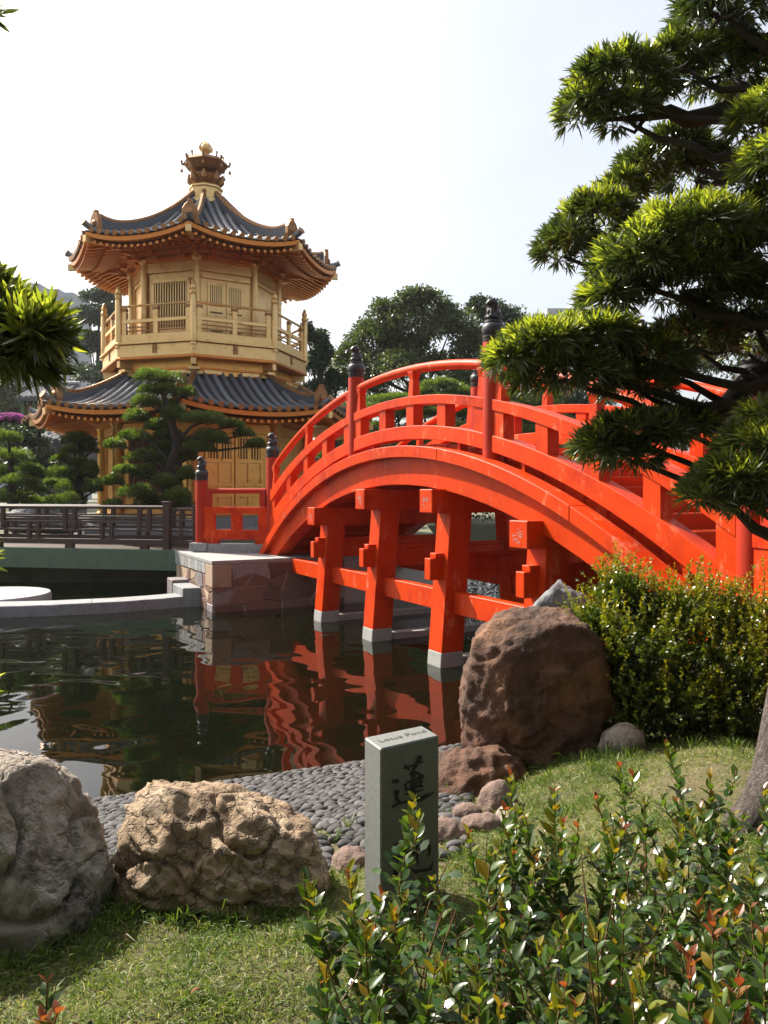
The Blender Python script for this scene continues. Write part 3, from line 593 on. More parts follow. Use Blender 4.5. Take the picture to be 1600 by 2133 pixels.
        b = MB(); b.tube(pts, rs, 9); b.tube([pts[-1], tuple(np.array(pts[-1]) + (np.array(pts[-1]) - np.array(pts[-2])) * .3)], .125, 10, 1); b.build('hip_tile', ['tile', 'golddark'], rf, smooth=True)
    return rf, sz
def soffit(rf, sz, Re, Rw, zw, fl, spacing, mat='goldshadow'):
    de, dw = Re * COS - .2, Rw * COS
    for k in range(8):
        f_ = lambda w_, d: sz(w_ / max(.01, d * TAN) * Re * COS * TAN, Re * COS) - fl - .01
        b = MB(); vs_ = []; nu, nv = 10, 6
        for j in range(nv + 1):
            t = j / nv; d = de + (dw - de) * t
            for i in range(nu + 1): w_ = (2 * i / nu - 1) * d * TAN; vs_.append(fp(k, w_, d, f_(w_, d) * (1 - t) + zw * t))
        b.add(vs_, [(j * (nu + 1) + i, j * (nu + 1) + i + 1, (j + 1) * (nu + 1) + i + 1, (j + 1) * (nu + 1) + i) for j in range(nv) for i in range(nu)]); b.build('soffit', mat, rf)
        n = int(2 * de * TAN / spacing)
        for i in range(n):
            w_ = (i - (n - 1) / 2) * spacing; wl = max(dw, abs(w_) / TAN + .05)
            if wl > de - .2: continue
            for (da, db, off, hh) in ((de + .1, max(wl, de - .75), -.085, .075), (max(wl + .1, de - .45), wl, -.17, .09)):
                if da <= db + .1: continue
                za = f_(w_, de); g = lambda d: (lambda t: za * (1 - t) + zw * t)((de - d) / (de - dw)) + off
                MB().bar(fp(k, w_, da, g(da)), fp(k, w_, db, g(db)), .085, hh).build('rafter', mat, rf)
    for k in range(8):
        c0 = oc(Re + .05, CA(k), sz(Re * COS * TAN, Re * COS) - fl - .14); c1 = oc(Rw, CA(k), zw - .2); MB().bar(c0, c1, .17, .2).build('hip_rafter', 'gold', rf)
prU = smoothprof([(.55, 12.55), (1.5, 11.62), (2.5, 11.02), (3.4, 10.62), (4.2, 10.42), (4.75, 10.46)])
ru, szU = roof('upper_roof', prU, .55, 4.58, .27, .275, 4.14, .33)
soffit(ru, szU, 4.58, 2.72, 10.42, .23, .215)
prL = smoothprof([(3.0, 6.15), (4.0, 5.55), (5.0, 5.16), (5.6, 5.06), (6.05, 5.10)])
rl, szL = roof('lower_roof', prL, 3.0, 5.85, .24, .29, 5.42, .26)
soffit(rl, szL, 5.85, 3.8, 5.15, .23, .215)
# finial
fn = bpy.data.objects.new('finial', None); COL.objects.link(fn); fn.parent = pv
octsolid('finial_base', 'gold', fn, [(.66, 12.48), (.66, 12.60), (.56, 12.66), (.56, 13.0), (.60, 13.04), (.60, 13.1), (.3, 13.12)])
MB().lathe((PC[0], PC[1], 13.1), [(.44, 0), (.47, .05), (.38, .08), (.42, .16), (.50, .28), (.53, .38), (.50, .44), (.38, .47), (.27, .48), (.25, .60), (.30, .63), (.30, .66)], 32, cap=False).build('lotus_bowl', 'golddark', fn, smooth=True)
b = MB()
for k in range(8):                                    # petals
    a = CA(k); b.tube([oc(.40, a, 13.18), oc(.53, a, 13.35), oc(.56, a, 13.50), oc(.60, a, 13.60)], [.10, .13, .08, .015], 8)
b.build('lotus_petal', 'golddark', fn, smooth=True)
octsolid('canopy_dish', 'golddark', fn, [(.28, 13.64), (.55, 13.68), (.62, 13.74), (.76, 13.92), (.80, 13.93), (.70, 14.05), (.40, 14.16), (.15, 14.18)])
for k in range(8):
    a = CA(k); MB().tube([oc(.76, a, 13.92), oc(.83, a, 13.97), oc(.83, a, 14.06)], [.05, .035, .045], 7).build('canopy_horn', 'golddark', fn, smooth=True)
    MB().tube([oc(.56, a, 14.06), oc(.60, a, 14.20), oc(.59, a, 14.25)], [.03, .025, .045], 7).build('canopy_horn', 'golddark', fn, smooth=True)
    b = MB(); c = oc(.83, a, 13.66); b.lathe(c, [(.05, 0), (.045, .06), (.02, .11), (.008, .12), (.008, .28)], 8).build('wind_bell', 'golddark', fn, smooth=True)
MB().lathe((PC[0], PC[1], 14.16), [(.13, 0), (.15, .05), (.13, .12), (.09, .15), (.10, .18), (.17, .24), (.205, .33), (.19, .42), (.13, .50), (.05, .58), (.0, .66)], 24, cap=False).build('jewel', 'gold', fn, smooth=True)
b = MB()
for k in range(4): a = CA(k * 2) + .4; b.tube([oc(.19, a, 14.42), oc(.235, a, 14.52), oc(.16, a, 14.66), oc(.02, a, 14.80)], [.03, .035, .028, .004], 6)
b.build('jewel_flame', 'gold', fn, smooth=True)
# upper storey
us_ = bpy.data.objects.new('upper_storey', None); COL.objects.link(us_); us_.parent = pv
Rw = 2.52; dw = Rw * COS
octsolid('wall_core', 'gold', us_, [(Rw - .12, 7.0), (Rw - .12, 10.45)])
for k in range(8): MB().lathe(oc(Rw, CA(k), 7.1), [(.115, 0), (.115, 2.74), (.14, 2.76), (.17, 2.86)], 12).build('column', 'gold', us_, smooth=True)
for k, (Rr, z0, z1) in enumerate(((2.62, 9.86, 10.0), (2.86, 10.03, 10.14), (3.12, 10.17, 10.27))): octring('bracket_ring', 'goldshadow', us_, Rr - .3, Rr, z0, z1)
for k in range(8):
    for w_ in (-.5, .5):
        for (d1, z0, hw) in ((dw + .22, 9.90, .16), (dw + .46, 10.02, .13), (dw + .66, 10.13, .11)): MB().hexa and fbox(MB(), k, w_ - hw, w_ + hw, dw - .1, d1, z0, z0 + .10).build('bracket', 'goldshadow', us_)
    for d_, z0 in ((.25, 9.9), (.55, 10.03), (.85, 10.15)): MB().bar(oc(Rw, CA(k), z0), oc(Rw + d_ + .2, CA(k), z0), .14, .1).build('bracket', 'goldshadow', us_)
hwU = dw * TAN - .1
dwc = (Rw - .12) * COS                               # face of the core wall
for k in range(8):
    fbox(MB(), k, -hwU, hwU, dwc - .02, dwc + .10, 9.55, 9.86).build('lintel', 'gold', us_, bevel=.006)
    if k == -1 % 8:
        pass
    if k == 7:                                       # front-left: barred window
        fbox(MB(), k, -.80, .80, dwc, dwc + .05, 7.15, 9.52).build('window_panel', 'gold', us_)
        wf = bpy.data.objects.new('window', None); COL.objects.link(wf); wf.parent = us_
        fbox(MB(), k, -.60, .60, dwc + .045, dwc + .053, 7.75, 9.22).build('window_back', 'lattice', wf)
        for (a, c, z0, z1) in ((-.70, -.60, 7.65, 9.34), (.60, .70, 7.65, 9.34), (-.70, .70, 9.22, 9.34), (-.70, .70, 7.60, 7.75)): fbox(MB(), k, a, c, dwc, dwc + .11, z0, z1).build('window_frame', 'gold', wf, bevel=.006)
        for i in range(13): x = -.555 + i * .0925; fbox(MB(), k, x - .018, x + .018, dwc + .05, dwc + .095, 7.75, 9.22).build('window_bar', 'gold', wf)
    elif k == 0:                                     # front-right: double door with small grilles
        fbox(MB(), k, -.86, .86, dwc, dwc + .04, 7.15, 9.52).build('door_panel', 'gold', us_)
        fbox(MB(), k, -.80, .80, dwc, dwc + .13, 9.32, 9.42).build('lintel', 'gold', us_, bevel=.006)
        for sg in (-1, 1):
            dr = bpy.data.objects.new('door', None); COL.objects.link(dr); dr.parent = us_
            x0, x1 = (sg * .02, sg * .62) if sg > 0 else (-.62, -.02)
            fbox(MB(), k, x0, x1, dwc, dwc + .08, 7.15, 9.26).build('door_leaf', 'gold', dr, bevel=.006)
            m0, m1 = x0 + .09, x1 - .09
            fbox(MB(), k, m0, m1, dwc + .07, dwc + .084, 8.45, 9.12).build('grille_back', 'lattice', dr)
            for i in range(6): x = m0 + (m1 - m0) * (i + .5) / 6; fbox(MB(), k, x - .02, x + .02, dwc + .08, dwc + .11, 8.45, 9.12).build('grille_bar', 'gold', dr)
            fbox(MB(), k, m0, m1, dwc + .07, dwc + .083, 8.22, 8.27).build('door_groove', 'lattice', dr)
            fbox(MB(), k, m0, m1, dwc + .07, dwc + .083, 7.62, 7.66).build('door_groove', 'lattice', dr)
            fbox(MB(), k, (m0 + m1) / 2 - .02, (m0 + m1) / 2 + .02, dwc + .07, dwc + .10, 7.66, 8.22).build('door_rib', 'gold', dr)
    else:
        fbox(MB(), k, -.82, .82, dwc, dwc + .03, 7.15, 9.52).build('wall_panel', 'gold', us_)
        for (a, c, z0, z1) in ((-.82, -.70, 7.15, 9.52), (.70, .82, 7.15, 9.52), (-.82, .82, 9.38, 9.52)): fbox(MB(), k, a, c, dwc + .02, dwc + .09, z0, z1).build('panel_frame', 'gold', us_, bevel=.006)
# balcony
bc = bpy.data.objects.new('balcony', None); COL.objects.link(bc); bc.parent = pv
octring('deck', 'gold', bc, 2.4, 3.42, 7.0, 7.13)
octring('deck_fascia', 'gold', bc, 3.2, 3.50, 6.68, 7.06, .01); octring('fascia_moulding', 'gold', bc, 3.3, 3.60, 7.07, 7.14, .008); octring('fascia_moulding', 'goldshadow', bc, 3.2, 3.55, 6.60, 6.675, .008)
octring('railing_sill', 'gold', bc, 3.30, 3.47, 7.145, 7.40, .008)
octsolid('skirt', 'goldamber', bc, [(3.02, 6.0), (3.02, 6.62)])
octring('skirt_moulding', 'goldshadow', bc, 2.9, 3.10, 6.30, 6.36)
dr_ = 3.40 * COS
for k in range(8):
    hw = dr_ * TAN
    fbox(MB(), k, -hw + .08, hw - .08, dr_ - .06, dr_ + .05, 7.76, 7.87).build('middle_rail', 'gold', bc, bevel=.006)
    MB().tube([fp(k, -hw + .1, dr_, 8.30), fp(k, hw - .1, dr_, 8.30)], .042, 8).build('top_rail', 'gold', bc, smooth=True)
    for w_, zt in ((0, 8.26), (-hw + .17, 8.26), (hw - .17, 8.26)):
        fbox(MB(), k, w_ - .075, w_ + .075, dr_ - .06, dr_ + .045, 7.39, zt).build('baluster', 'gold', bc, bevel=.006)
        fbox(MB(), k, w_ - .10, w_ + .10, dr_ - .05, dr_ + .06, zt - .12, zt - .03).build('rail_saddle', 'golddark', bc)
    for z in (7.50, 7.62): fbox(MB(), k, -hw + .1, hw - .1, dr_ - .05, dr_ - .02, z, z + .035).build('inner_rail', 'golddark', bc)
    MB().lathe(oc(3.45, CA(k), 6.98), [(.105, 0), (.105, 1.50), (.085, 1.54), (.11, 1.58), (.11, 1.66), (.07, 1.70), (.10, 1.76), (.085, 1.84), (.05, 1.90), (.06, 1.94), (.0, 2.0)], 12, cap=False).build('post', 'gold', bc, smooth=True)
    for (d_, z0, hh, wd) in ((3.2, 6.12, .10, .5), (3.34, 6.24, .10, .34), (3.46, 6.38, .22, .16)): MB().bar(oc(2.9, CA(k), z0), oc(d_, CA(k), z0), wd, hh).build('corner_bracket', 'gold', bc, bevel=.008)
    for w_ in (0,): fbox(MB(), k, -.07, .07, 3.45 * COS, 3.53 * COS, 6.78, 7.06).build('fascia_mark', 'golddark', bc)
    for w_ in (-.62, .62):
        fbox(MB(), k, w_ - .28, w_ + .28, 2.7, 3.02 * COS + .12, 6.16, 6.27).build('corner_bracket', 'gold', bc)
# lower storey
lw = bpy.data.objects.new('lower_storey', None); COL.objects.link(lw); lw.parent = pv
Rl = 3.5; dl = Rl * COS; dlc = (Rl - .16) * COS
octsolid('plinth', 'ledge', lw, [(4.6, .9), (4.6, 1.30), (4.5, 1.36), (4.3, 1.36), (4.3, 1.66), (3.6, 1.68)])
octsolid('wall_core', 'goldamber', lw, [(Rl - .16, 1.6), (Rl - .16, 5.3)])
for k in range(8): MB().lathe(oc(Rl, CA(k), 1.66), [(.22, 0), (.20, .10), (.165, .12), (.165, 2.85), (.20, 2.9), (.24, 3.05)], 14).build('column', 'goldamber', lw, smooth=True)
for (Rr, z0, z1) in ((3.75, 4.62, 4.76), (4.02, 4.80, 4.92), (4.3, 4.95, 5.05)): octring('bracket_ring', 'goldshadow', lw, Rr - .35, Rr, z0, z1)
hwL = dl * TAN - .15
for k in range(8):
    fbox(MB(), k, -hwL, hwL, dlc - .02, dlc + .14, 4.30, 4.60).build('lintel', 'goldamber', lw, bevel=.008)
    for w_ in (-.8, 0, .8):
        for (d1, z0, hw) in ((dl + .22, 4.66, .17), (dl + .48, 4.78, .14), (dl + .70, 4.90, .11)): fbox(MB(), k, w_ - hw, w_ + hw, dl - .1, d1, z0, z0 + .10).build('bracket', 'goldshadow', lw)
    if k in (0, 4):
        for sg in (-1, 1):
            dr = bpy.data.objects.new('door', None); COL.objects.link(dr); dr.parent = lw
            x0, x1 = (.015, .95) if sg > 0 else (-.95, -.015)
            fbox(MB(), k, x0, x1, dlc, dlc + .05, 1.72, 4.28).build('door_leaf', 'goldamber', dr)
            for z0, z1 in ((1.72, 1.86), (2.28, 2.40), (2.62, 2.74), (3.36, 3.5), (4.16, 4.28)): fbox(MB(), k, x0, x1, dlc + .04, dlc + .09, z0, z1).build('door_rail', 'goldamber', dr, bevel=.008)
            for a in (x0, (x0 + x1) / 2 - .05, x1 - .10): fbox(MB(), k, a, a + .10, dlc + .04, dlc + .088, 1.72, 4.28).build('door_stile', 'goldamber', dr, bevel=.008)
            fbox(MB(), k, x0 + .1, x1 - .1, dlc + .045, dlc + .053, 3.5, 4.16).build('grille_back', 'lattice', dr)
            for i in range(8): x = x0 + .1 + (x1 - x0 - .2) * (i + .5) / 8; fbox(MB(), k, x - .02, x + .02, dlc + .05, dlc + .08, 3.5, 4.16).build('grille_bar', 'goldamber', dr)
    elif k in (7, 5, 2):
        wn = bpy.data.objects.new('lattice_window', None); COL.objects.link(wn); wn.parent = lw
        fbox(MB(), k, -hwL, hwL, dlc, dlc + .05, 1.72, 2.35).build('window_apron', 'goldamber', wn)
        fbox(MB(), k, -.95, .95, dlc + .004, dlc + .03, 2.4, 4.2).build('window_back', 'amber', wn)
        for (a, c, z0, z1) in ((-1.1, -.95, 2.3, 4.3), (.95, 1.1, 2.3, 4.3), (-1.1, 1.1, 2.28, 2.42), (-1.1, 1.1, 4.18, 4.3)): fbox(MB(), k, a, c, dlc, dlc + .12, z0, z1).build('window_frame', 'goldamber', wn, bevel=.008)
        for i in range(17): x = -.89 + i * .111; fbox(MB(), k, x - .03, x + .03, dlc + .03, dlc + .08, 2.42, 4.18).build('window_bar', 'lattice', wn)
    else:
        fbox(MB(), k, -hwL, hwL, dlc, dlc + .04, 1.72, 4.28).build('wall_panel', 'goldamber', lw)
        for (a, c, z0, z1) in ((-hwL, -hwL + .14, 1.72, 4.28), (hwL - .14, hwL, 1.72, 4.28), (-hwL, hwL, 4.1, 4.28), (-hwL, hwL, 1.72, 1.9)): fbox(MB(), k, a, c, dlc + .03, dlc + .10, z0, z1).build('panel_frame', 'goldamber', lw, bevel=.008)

# ------------------------------------------------------------------ rocks
def rock(name, c, ells, label, mat, sub=6, amp=(.06, .03, .012), fr=(2.0, 6.0, 18.0), planes=(), seed=0, cracks=0.0, strata=0.0, facets=0, cut=(.86, .97)):
    bm = bmesh.new(); bmesh.ops.create_icosphere(bm, subdivisions=sub, radius=1); D = np.array([v.co[:] for v in bm.verts]); D = nrm(D)
    r = np.zeros(len(D))
    for o, rad in ells:
        o = np.array(o, float); rad = np.array(rad, float); q = D / rad; p = -o / rad
        a = (q * q).sum(1); b = 2 * (q * p).sum(1); cc = (p * p).sum() - 1; disc = np.maximum(0, b * b - 4 * a * cc); t = np.where(b * b - 4 * a * cc > 0, (-b + np.sqrt(disc)) / (2 * a), 0)
        r = np.maximum(r, t)
    for n_, d_ in planes:
        n_ = np.array(n_, float); n_ /= np.linalg.norm(n_); k = D @ n_; r = np.where(k > 1e-3, np.minimum(r, d_ / np.maximum(k, 1e-3)), r)
    if facets:
        rr_ = np.random.default_rng(seed + 40); P0 = D * r[:, None]
        for k_ in range(facets):
            n_ = nrm(rr_.normal(size=3)); d_ = (P0 @ n_).max() * rr_.uniform(*cut); q_ = D @ n_; r = np.where(q_ > 1e-3, np.minimum(r, d_ / np.maximum(q_, 1e-3)), r)
    P = D * r[:, None]; off = Vector((seed * 7.3, seed * 3.1, seed * 5.7)); disp = np.zeros(len(D))
    for i, v in enumerate(P):
        p = Vector(v); e = 0
        e += amp[0] * noise.noise(p * fr[0] + off)
        e += amp[1] * (1 - 2 * abs(noise.noise(p * fr[1] + off)))
        e += amp[2] * noise.fractal(p * fr[2] + off, 0.9, 2.0, 4)
        if strata: q = Vector((p.x * 3, p.y * 3, p.z * 24 + 9 * p.x)); e += strata * (1 - 2.4 * max(0, .42 - abs(noise.noise(q + off))))
        if cracks:
            k = abs(noise.noise(p * 3.2 + off * 2)); e -= cracks * max(0, 1 - k / .06)
        disp[i] = e
    P = P + D * disp[:, None]
    for v, q in zip(bm.verts, P): v.co = q
    for f in bm.faces: f.smooth = True
    me = bpy.data.meshes.new(name); bm.to_mesh(me); bm.free(); me.materials.append(M[mat])
    return tag(put(name, me, loc=c), label, 'rock')
ROCKS = []                                            # footprints kept free of grass and pebbles
rock('boulder', (-1.66, 3.12, .78), [((0, 0, .05), (.54, .46, .50)), ((-.25, .05, .1), (.5, .48, .50)), ((.20, -.02, -.2), (.40, .42, .50))], 'large pale boulder with a cracked flat top at the left edge of the lawn', 'rockL', planes=[((.12, -.1, 1), .53), ((.8, -.3, .62), .46), ((.2, -1, .25), .40), ((1, -.5, -.1), .58)], seed=1, cracks=.05, amp=(.04, .012, .014), facets=12, cut=(.88, .98))
ROCKS.append((-1.62, 3.12, .62, .52))
rock('boulder', (-.72, 3.34, .75), [((-.22, 0, .03), (.22, .26, .36)), ((-.06, .03, .04), (.30, .26, .32)), ((.12, -.02, -.02), (.36, .29, .32)), ((.05, 0, -.2), (.45, .3, .28))], 'tan craggy boulder split by a vertical cleft beside the pebble bank', 'rockM', planes=[((.05, -.15, 1), .355), ((.50, -.1, 1), .335), ((-.1, -1, .25), .27), ((-1, 0, .15), .42), ((1, -.25, .35), .43), ((.45, -1, .5), .31), ((-.6, -1, .45), .33)], seed=2, cracks=.035, amp=(.03, .012, .016), fr=(3, 8, 22), strata=.020, facets=16, cut=(.88, .98))
ROCKS.append((-.72, 3.34, .48, .33))
rock('boulder', (1.12, 5.75, .85), [((0, 0, .1), (.58, .5, .70)), ((.10, 0, -.25), (.60, .5, .60)), ((-.2, 0, -.1), (.36, .42, .6))], 'tall rust brown boulder standing between the pond and the round bush', 'rockB', planes=[((.03, -.12, 1), .64), ((.75, 0, .7), .66), ((-1, 0, .04), .53), ((.12, -1, .22), .42), ((-.7, -1, .3), .50), ((-.8, 0, .8), .66)], seed=3, amp=(.06, .022, .020), fr=(1.6, 4.5, 16), cracks=.02, facets=18, cut=(.84, .97))
ROCKS.append((1.12, 5.75, .6, .5))
rock('boulder', (1.60, 7.25, .58), [((0, 0, .2), (.46, .35, .98)), ((-.25, 0, 0), (.44, .3, .64))], 'blue grey rock peeking up behind the rust brown boulder', 'rockG', planes=[((-.8, 0, .75), .70), ((.7, 0, .8), .80), ((-.1, 0, 1), .98)], seed=4, amp=(.06, .02, .02), fr=(3, 8, 20), cracks=.03, facets=14)
rock('rock', (.62, 5.25, .42), [((0, 0, 0), (.34, .25, .22)), ((-.15, -.1, -.05), (.3, .22, .18))], 'low dark brown rock at the foot of the rust brown boulder', 'rockB', sub=5, seed=5, amp=(.04, .04, .02), fr=(3, 8, 20))
ROCKS.append((.62, 5.25, .35, .25))
for i, (px, py, z, rx, ry, rz, mt, lb) in enumerate([
        (1038, 1672, .62, .12, .10, .10, 'rockP', 'largest mauve stone at the lawn edge below the dark brown rock'),
        (975, 1705, .60, .085, .07, .05, 'rockP', 'small mauve stone left of the largest one at the lawn edge'),
        (1005, 1735, .64, .12, .08, .045, 'rockP', 'flat tan stone in front of the mauve stones'),
        (1060, 1722, .66, .08, .07, .06, 'rockL', 'pale stone right of the flat tan stone'),
        (928, 1752, .66, .13, .10, .05, 'rockP', 'flat reddish stone just right of the inscribed pillar'),
        (735, 1790, .66, .10, .08, .05, 'rockP', 'flat reddish stone just left of the inscribed pillar'),
        (1298, 1540, .72, .16, .12, .10, 'rockL', 'pale stone between the rust brown boulder and the bush')]):
    p = onz(px, py, z); zz = gz(p[0], p[1])
    rock('stone', (p[0], p[1], zz + rz * .2), [((0, 0, 0), (rx, ry, rz * 1.5))], lb, mt, sub=4, seed=10 + i, amp=(.02, .006, .006), fr=(5, 12, 30), facets=9); ROCKS.append((p[0], p[1], rx, ry))

# ------------------------------------------------------------------ inscribed pillar
A0, A1, A2, A3 = [Vector(onz(x, y, 1.40)) for x, y in ((793, 1560), (915, 1532), (879, 1511), (759, 1536))]
pl = thing('inscribed_pillar', (A0 + A2) / 2 * 1.0 - Vector((0, 0, .75)), 'square cut granite pillar with carved black lettering beside the pebble bank', 'pillar')
dn = Vector((0, 0, -.85)); b = MB(); b.hexa([A0 + dn, A1 + dn, A2 + dn, A3 + dn, A0, A1, A2, A3]); b.build('shaft', 'granite', pl, bevel=.006)
def fpt(zx, zy):                                      # coordinates of the enlarged photograph of the pillar face
    t = (zx - 303) / 707; yt = 400 - 155 * t; e = (A1 - A0); n = Vector((e.y, -e.x, 0)).normalized(); return A0 + e * t + Vector((0, 0, -(zy - yt) * .000334)) + n * .0015
def stroke(b, pts, ws):
    for (x0, y0), (x1, y1), w0, w1 in zip(pts[:-1], pts[1:], ws[:-1], ws[1:]):
        L = math.hypot(x1 - x0, y1 - y0) or 1; nx, ny = -(y1 - y0) / L, (x1 - x0) / L
        b.add([fpt(x0 + nx * w0, y0 + ny * w0), fpt(x0 - nx * w0, y0 - ny * w0), fpt(x1 - nx * w1, y1 - ny * w1), fpt(x1 + nx * w1, y1 + ny * w1)], [(0, 1, 2, 3)])
        b.add([fpt(x1 + w1 * math.cos(a), y1 + w1 * math.sin(a)) for a in np.linspace(0, 2 * math.pi, 9)[:-1]], [tuple(range(8))])
def glyph(name, strokes):
    b = MB()
    for pts, ws in strokes: stroke(b, pts, ws)
    # separate the overlapping strokes by a hair so that no two faces share a plane
    for i, f in enumerate(b.f):
        for k in set(f): b.v[k] = tuple(Vector(b.v[k]) + Vector((A1 - A0).cross(Vector((0, 0, 1)))).normalized() * (.00004 * i))
    b.build(name, 'ink', pl)
glyph('inscription', [
    ([(560, 640), (620, 620), (700, 600), (800, 560)], [8, 14, 12, 10]), ([(585, 585), (600, 625), (640, 660)], [10, 20, 6]), ([(775, 490), (745, 560), (690, 650), (650, 700)], [30, 26, 18, 8]),
    ([(640, 715), (720, 690), (800, 735)], [12, 18, 14]), ([(580, 820), (600, 890)], [12, 18]), ([(600, 815), (690, 780), (800, 745)], [10, 16, 20]), ([(640, 850), (760, 800)], [10, 12]), ([(620, 900), (700, 860), (795, 860)], [12, 18, 16]), ([(790, 750), (770, 860)], [14, 14]),
    ([(690, 670), (685, 800), (690, 960)], [18, 26, 20]), ([(580, 950), (680, 930), (800, 905)], [8, 14, 10]),
    ([(430, 785), (490, 785)], [20, 28]), ([(450, 920), (490, 910), (480, 980), (510, 1030)], [12, 26, 18, 22]), ([(430, 1090), (520, 1045), (640, 1030), (780, 1010), (940, 940)], [16, 14, 16, 30, 5])])
glyph('inscription', [
    ([(450, 1550), (530, 1545)], [20, 26]), ([(440, 1700), (515, 1690)], [14, 20]), ([(470, 1900), (480, 1800), (510, 1700)], [30, 20, 10]),
    ([(590, 1700), (720, 1650), (880, 1590), (885, 1700), (850, 1720)], [12, 16, 22, 16, 6]), ([(730, 1560), (735, 1800)], [16, 14]), ([(640, 1630), (635, 1850), (700, 1890), (900, 1880), (925, 1790)], [14, 16, 20, 18, 5])])
tx = bpy.data.curves.new('caption', 'FONT'); tx.body = 'Lotus Pond'; tx.size = .05; tx.align_x = 'CENTER'; tx.align_y = 'CENTER'; tx.extrude = 0; tx.shear = .25; tx.space_character = 1.05
to = bpy.data.objects.new('caption_src', tx); COL.objects.link(to); bpy.context.view_layer.update()
tm = bpy.data.meshes.new_from_object(to.evaluated_get(bpy.context.evaluated_depsgraph_get())); bpy.data.objects.remove(to)
tm.materials.clear(); tm.materials.append(M['ink']); ex = (A1 - A0).normalized(); ey = Vector((-ex.y, ex.x, 0)); cen = (A0 + A1 + A2 + A3) / 4
lt = put('caption', tm, pl); lt.matrix_basis = Matrix.Translation(cen + Vector((0, 0, .0015)) - wloc(pl)) @ Matrix((ex, ey, Vector((0, 0, 1)))).transposed().to_4x4()

# ------------------------------------------------------------------ pebble bank
d0 = np.array([-.35]); pebs = []
sA = float(shore(np.array([-2.31]), np.array([5.96]))[1][0]); 
def shore_pt(s_, d):
    acc = 0
    for a, b in zip(SH[:-1], SH[1:]):
        L = np.hypot(*(b - a))
        if s_ <= acc + L: t = (b - a) / L; n = np.array([t[1], -t[0]]); p = a + t * (s_ - acc) + n * d; return p, t
        acc += L
row = 0; d = -.12
while d < 3.25:
    s_ = sA - 1.6 + (row % 2) * .042
    while s_ < sA + 4.3:
        p, t = shore_pt(s_, d + .010 * math.sin(s_ * 5) + rnd.uniform(-.006, .006))
        if p[1] > 2.8:
            z = gz(*p); x_, y_ = pix((p[0], p[1], z)); ok = (130 < x_ < 1010 and 1535 < y_ < 1830) and p[0] < .72 and (x_ < 985 or y_ < 1600)
            ok = ok and all(((p[0] - r_[0]) / (r_[2] * .85)) ** 2 + ((p[1] - r_[1]) / (r_[3] * .85)) ** 2 > 1 for r_ in ROCKS)
            if d > 2.75 and rnd.random() < (d - 2.7) * 1.4: ok = False
            if ok: pebs.append((p[0], p[1], z, math.atan2(t[1], t[0]) + rnd.uniform(-.25, .25), rnd.uniform(.70, 1.25), rnd.uniform(.75, 1.25)))
        s_ += .085 * rnd.uniform(.93, 1.07)
    row += 1; d += .054
PBM = []
for k in range(4):
    bm = bmesh.new(); bmesh.ops.create_icosphere(bm, subdivisions=2, radius=1)
    for v in bm.verts: n_ = noise.noise(v.co * 1.3 + Vector((k * 9, 0, 0))); v.co = Vector((v.co.x * .045, v.co.y * .030, v.co.z * .021)) * (1 + .18 * n_)
    for f in bm.faces: f.smooth = True
    me = bpy.data.meshes.new('pebble'); bm.to_mesh(me); bm.free(); me.materials.append(M['pebble']); PBM.append(me)
pb = bpy.data.objects.new('pebble_bank', None); COL.objects.link(pb); pb['kind'] = 'structure'
pebs.sort(key=lambda q: q[1]); near = pebs[:: max(1, 1)]
near_set, rest = pebs[:300], pebs[300:]
for i, (x, y, z, a, sc, sc2) in enumerate(near_set):
    o = put('pebble', PBM[i % 4], pb, (x, y, z + .012)); o.rotation_euler = (rnd.uniform(-.15, .15), rnd.uniform(-.15, .15) , a); o.scale = (sc, sc2, sc)
cv = [np.array([v.co[:] for v in m_.vertices]) for m_ in PBM]; ct = [np.array([p.vertices[:] for p in m_.polygons]) for m_ in PBM]; VV, TT = [], []; nb = 0
for i, (x, y, z, a, sc, sc2) in enumerate(rest):
    k = i % 4; q = cv[k] * np.array([sc, sc2, sc]); V_ = np.stack([q[:, 0] * math.cos(a) - q[:, 1] * math.sin(a) + x, q[:, 0] * math.sin(a) + q[:, 1] * math.cos(a) + y, q[:, 2] + z + .012], 1); VV.append(V_); TT.append(ct[k] + nb); nb += len(V_)
m2 = M['pebble'].copy(); M['pebble2'] = m2
t_ = m2.node_tree; oi = [n for n in t_.nodes if n.type == 'OBJECT_INFO'][0]; ge = t_.nodes.new('ShaderNodeNewGeometry')
for l in list(t_.links):
    if l.from_node == oi: ts = l.to_socket; t_.links.new(ge.outputs['Random Per Island'], ts)
put('pebble_field', trimesh('pebble_field', np.concatenate(VV), np.concatenate(TT), 'pebble2', smooth=True), pb, kind='stuff')

# ------------------------------------------------------------------ foliage builders
def sph(n): return nrm(rng.normal(size=(n, 3)))
def blob_pts(c, r, n, low=-.25, shell=.35):
    """points spread through the outer part of an ellipsoid and their outward directions"""
    D = sph(int(n * 2.2)); D = D[D[:, 2] > low][:n]; k = 1 - shell * rng.random(len(D)) ** 1.5; c = np.array(c); r = np.array(r)
    return c + D * r * k[:, None], nrm(D / r)
def join_leaf(name, mats, batches, parent, kind=None):
    V, T, MI, TI = [], [], [], []; nb = 0
    for (v, t, k, per), mi, tint in batches:
        V.append(v); T.append(t + nb); nb += len(v); MI.append(np.full(len(t), mi)); TI.append(np.repeat(tint, k))
    V = np.concatenate(V) - np.array(wloc(parent)) if parent is not None else np.concatenate(V)
    return put(name, trimesh(name, V, np.concatenate(T), mats, np.concatenate(MI), np.concatenate(TI)), parent, kind=kind)
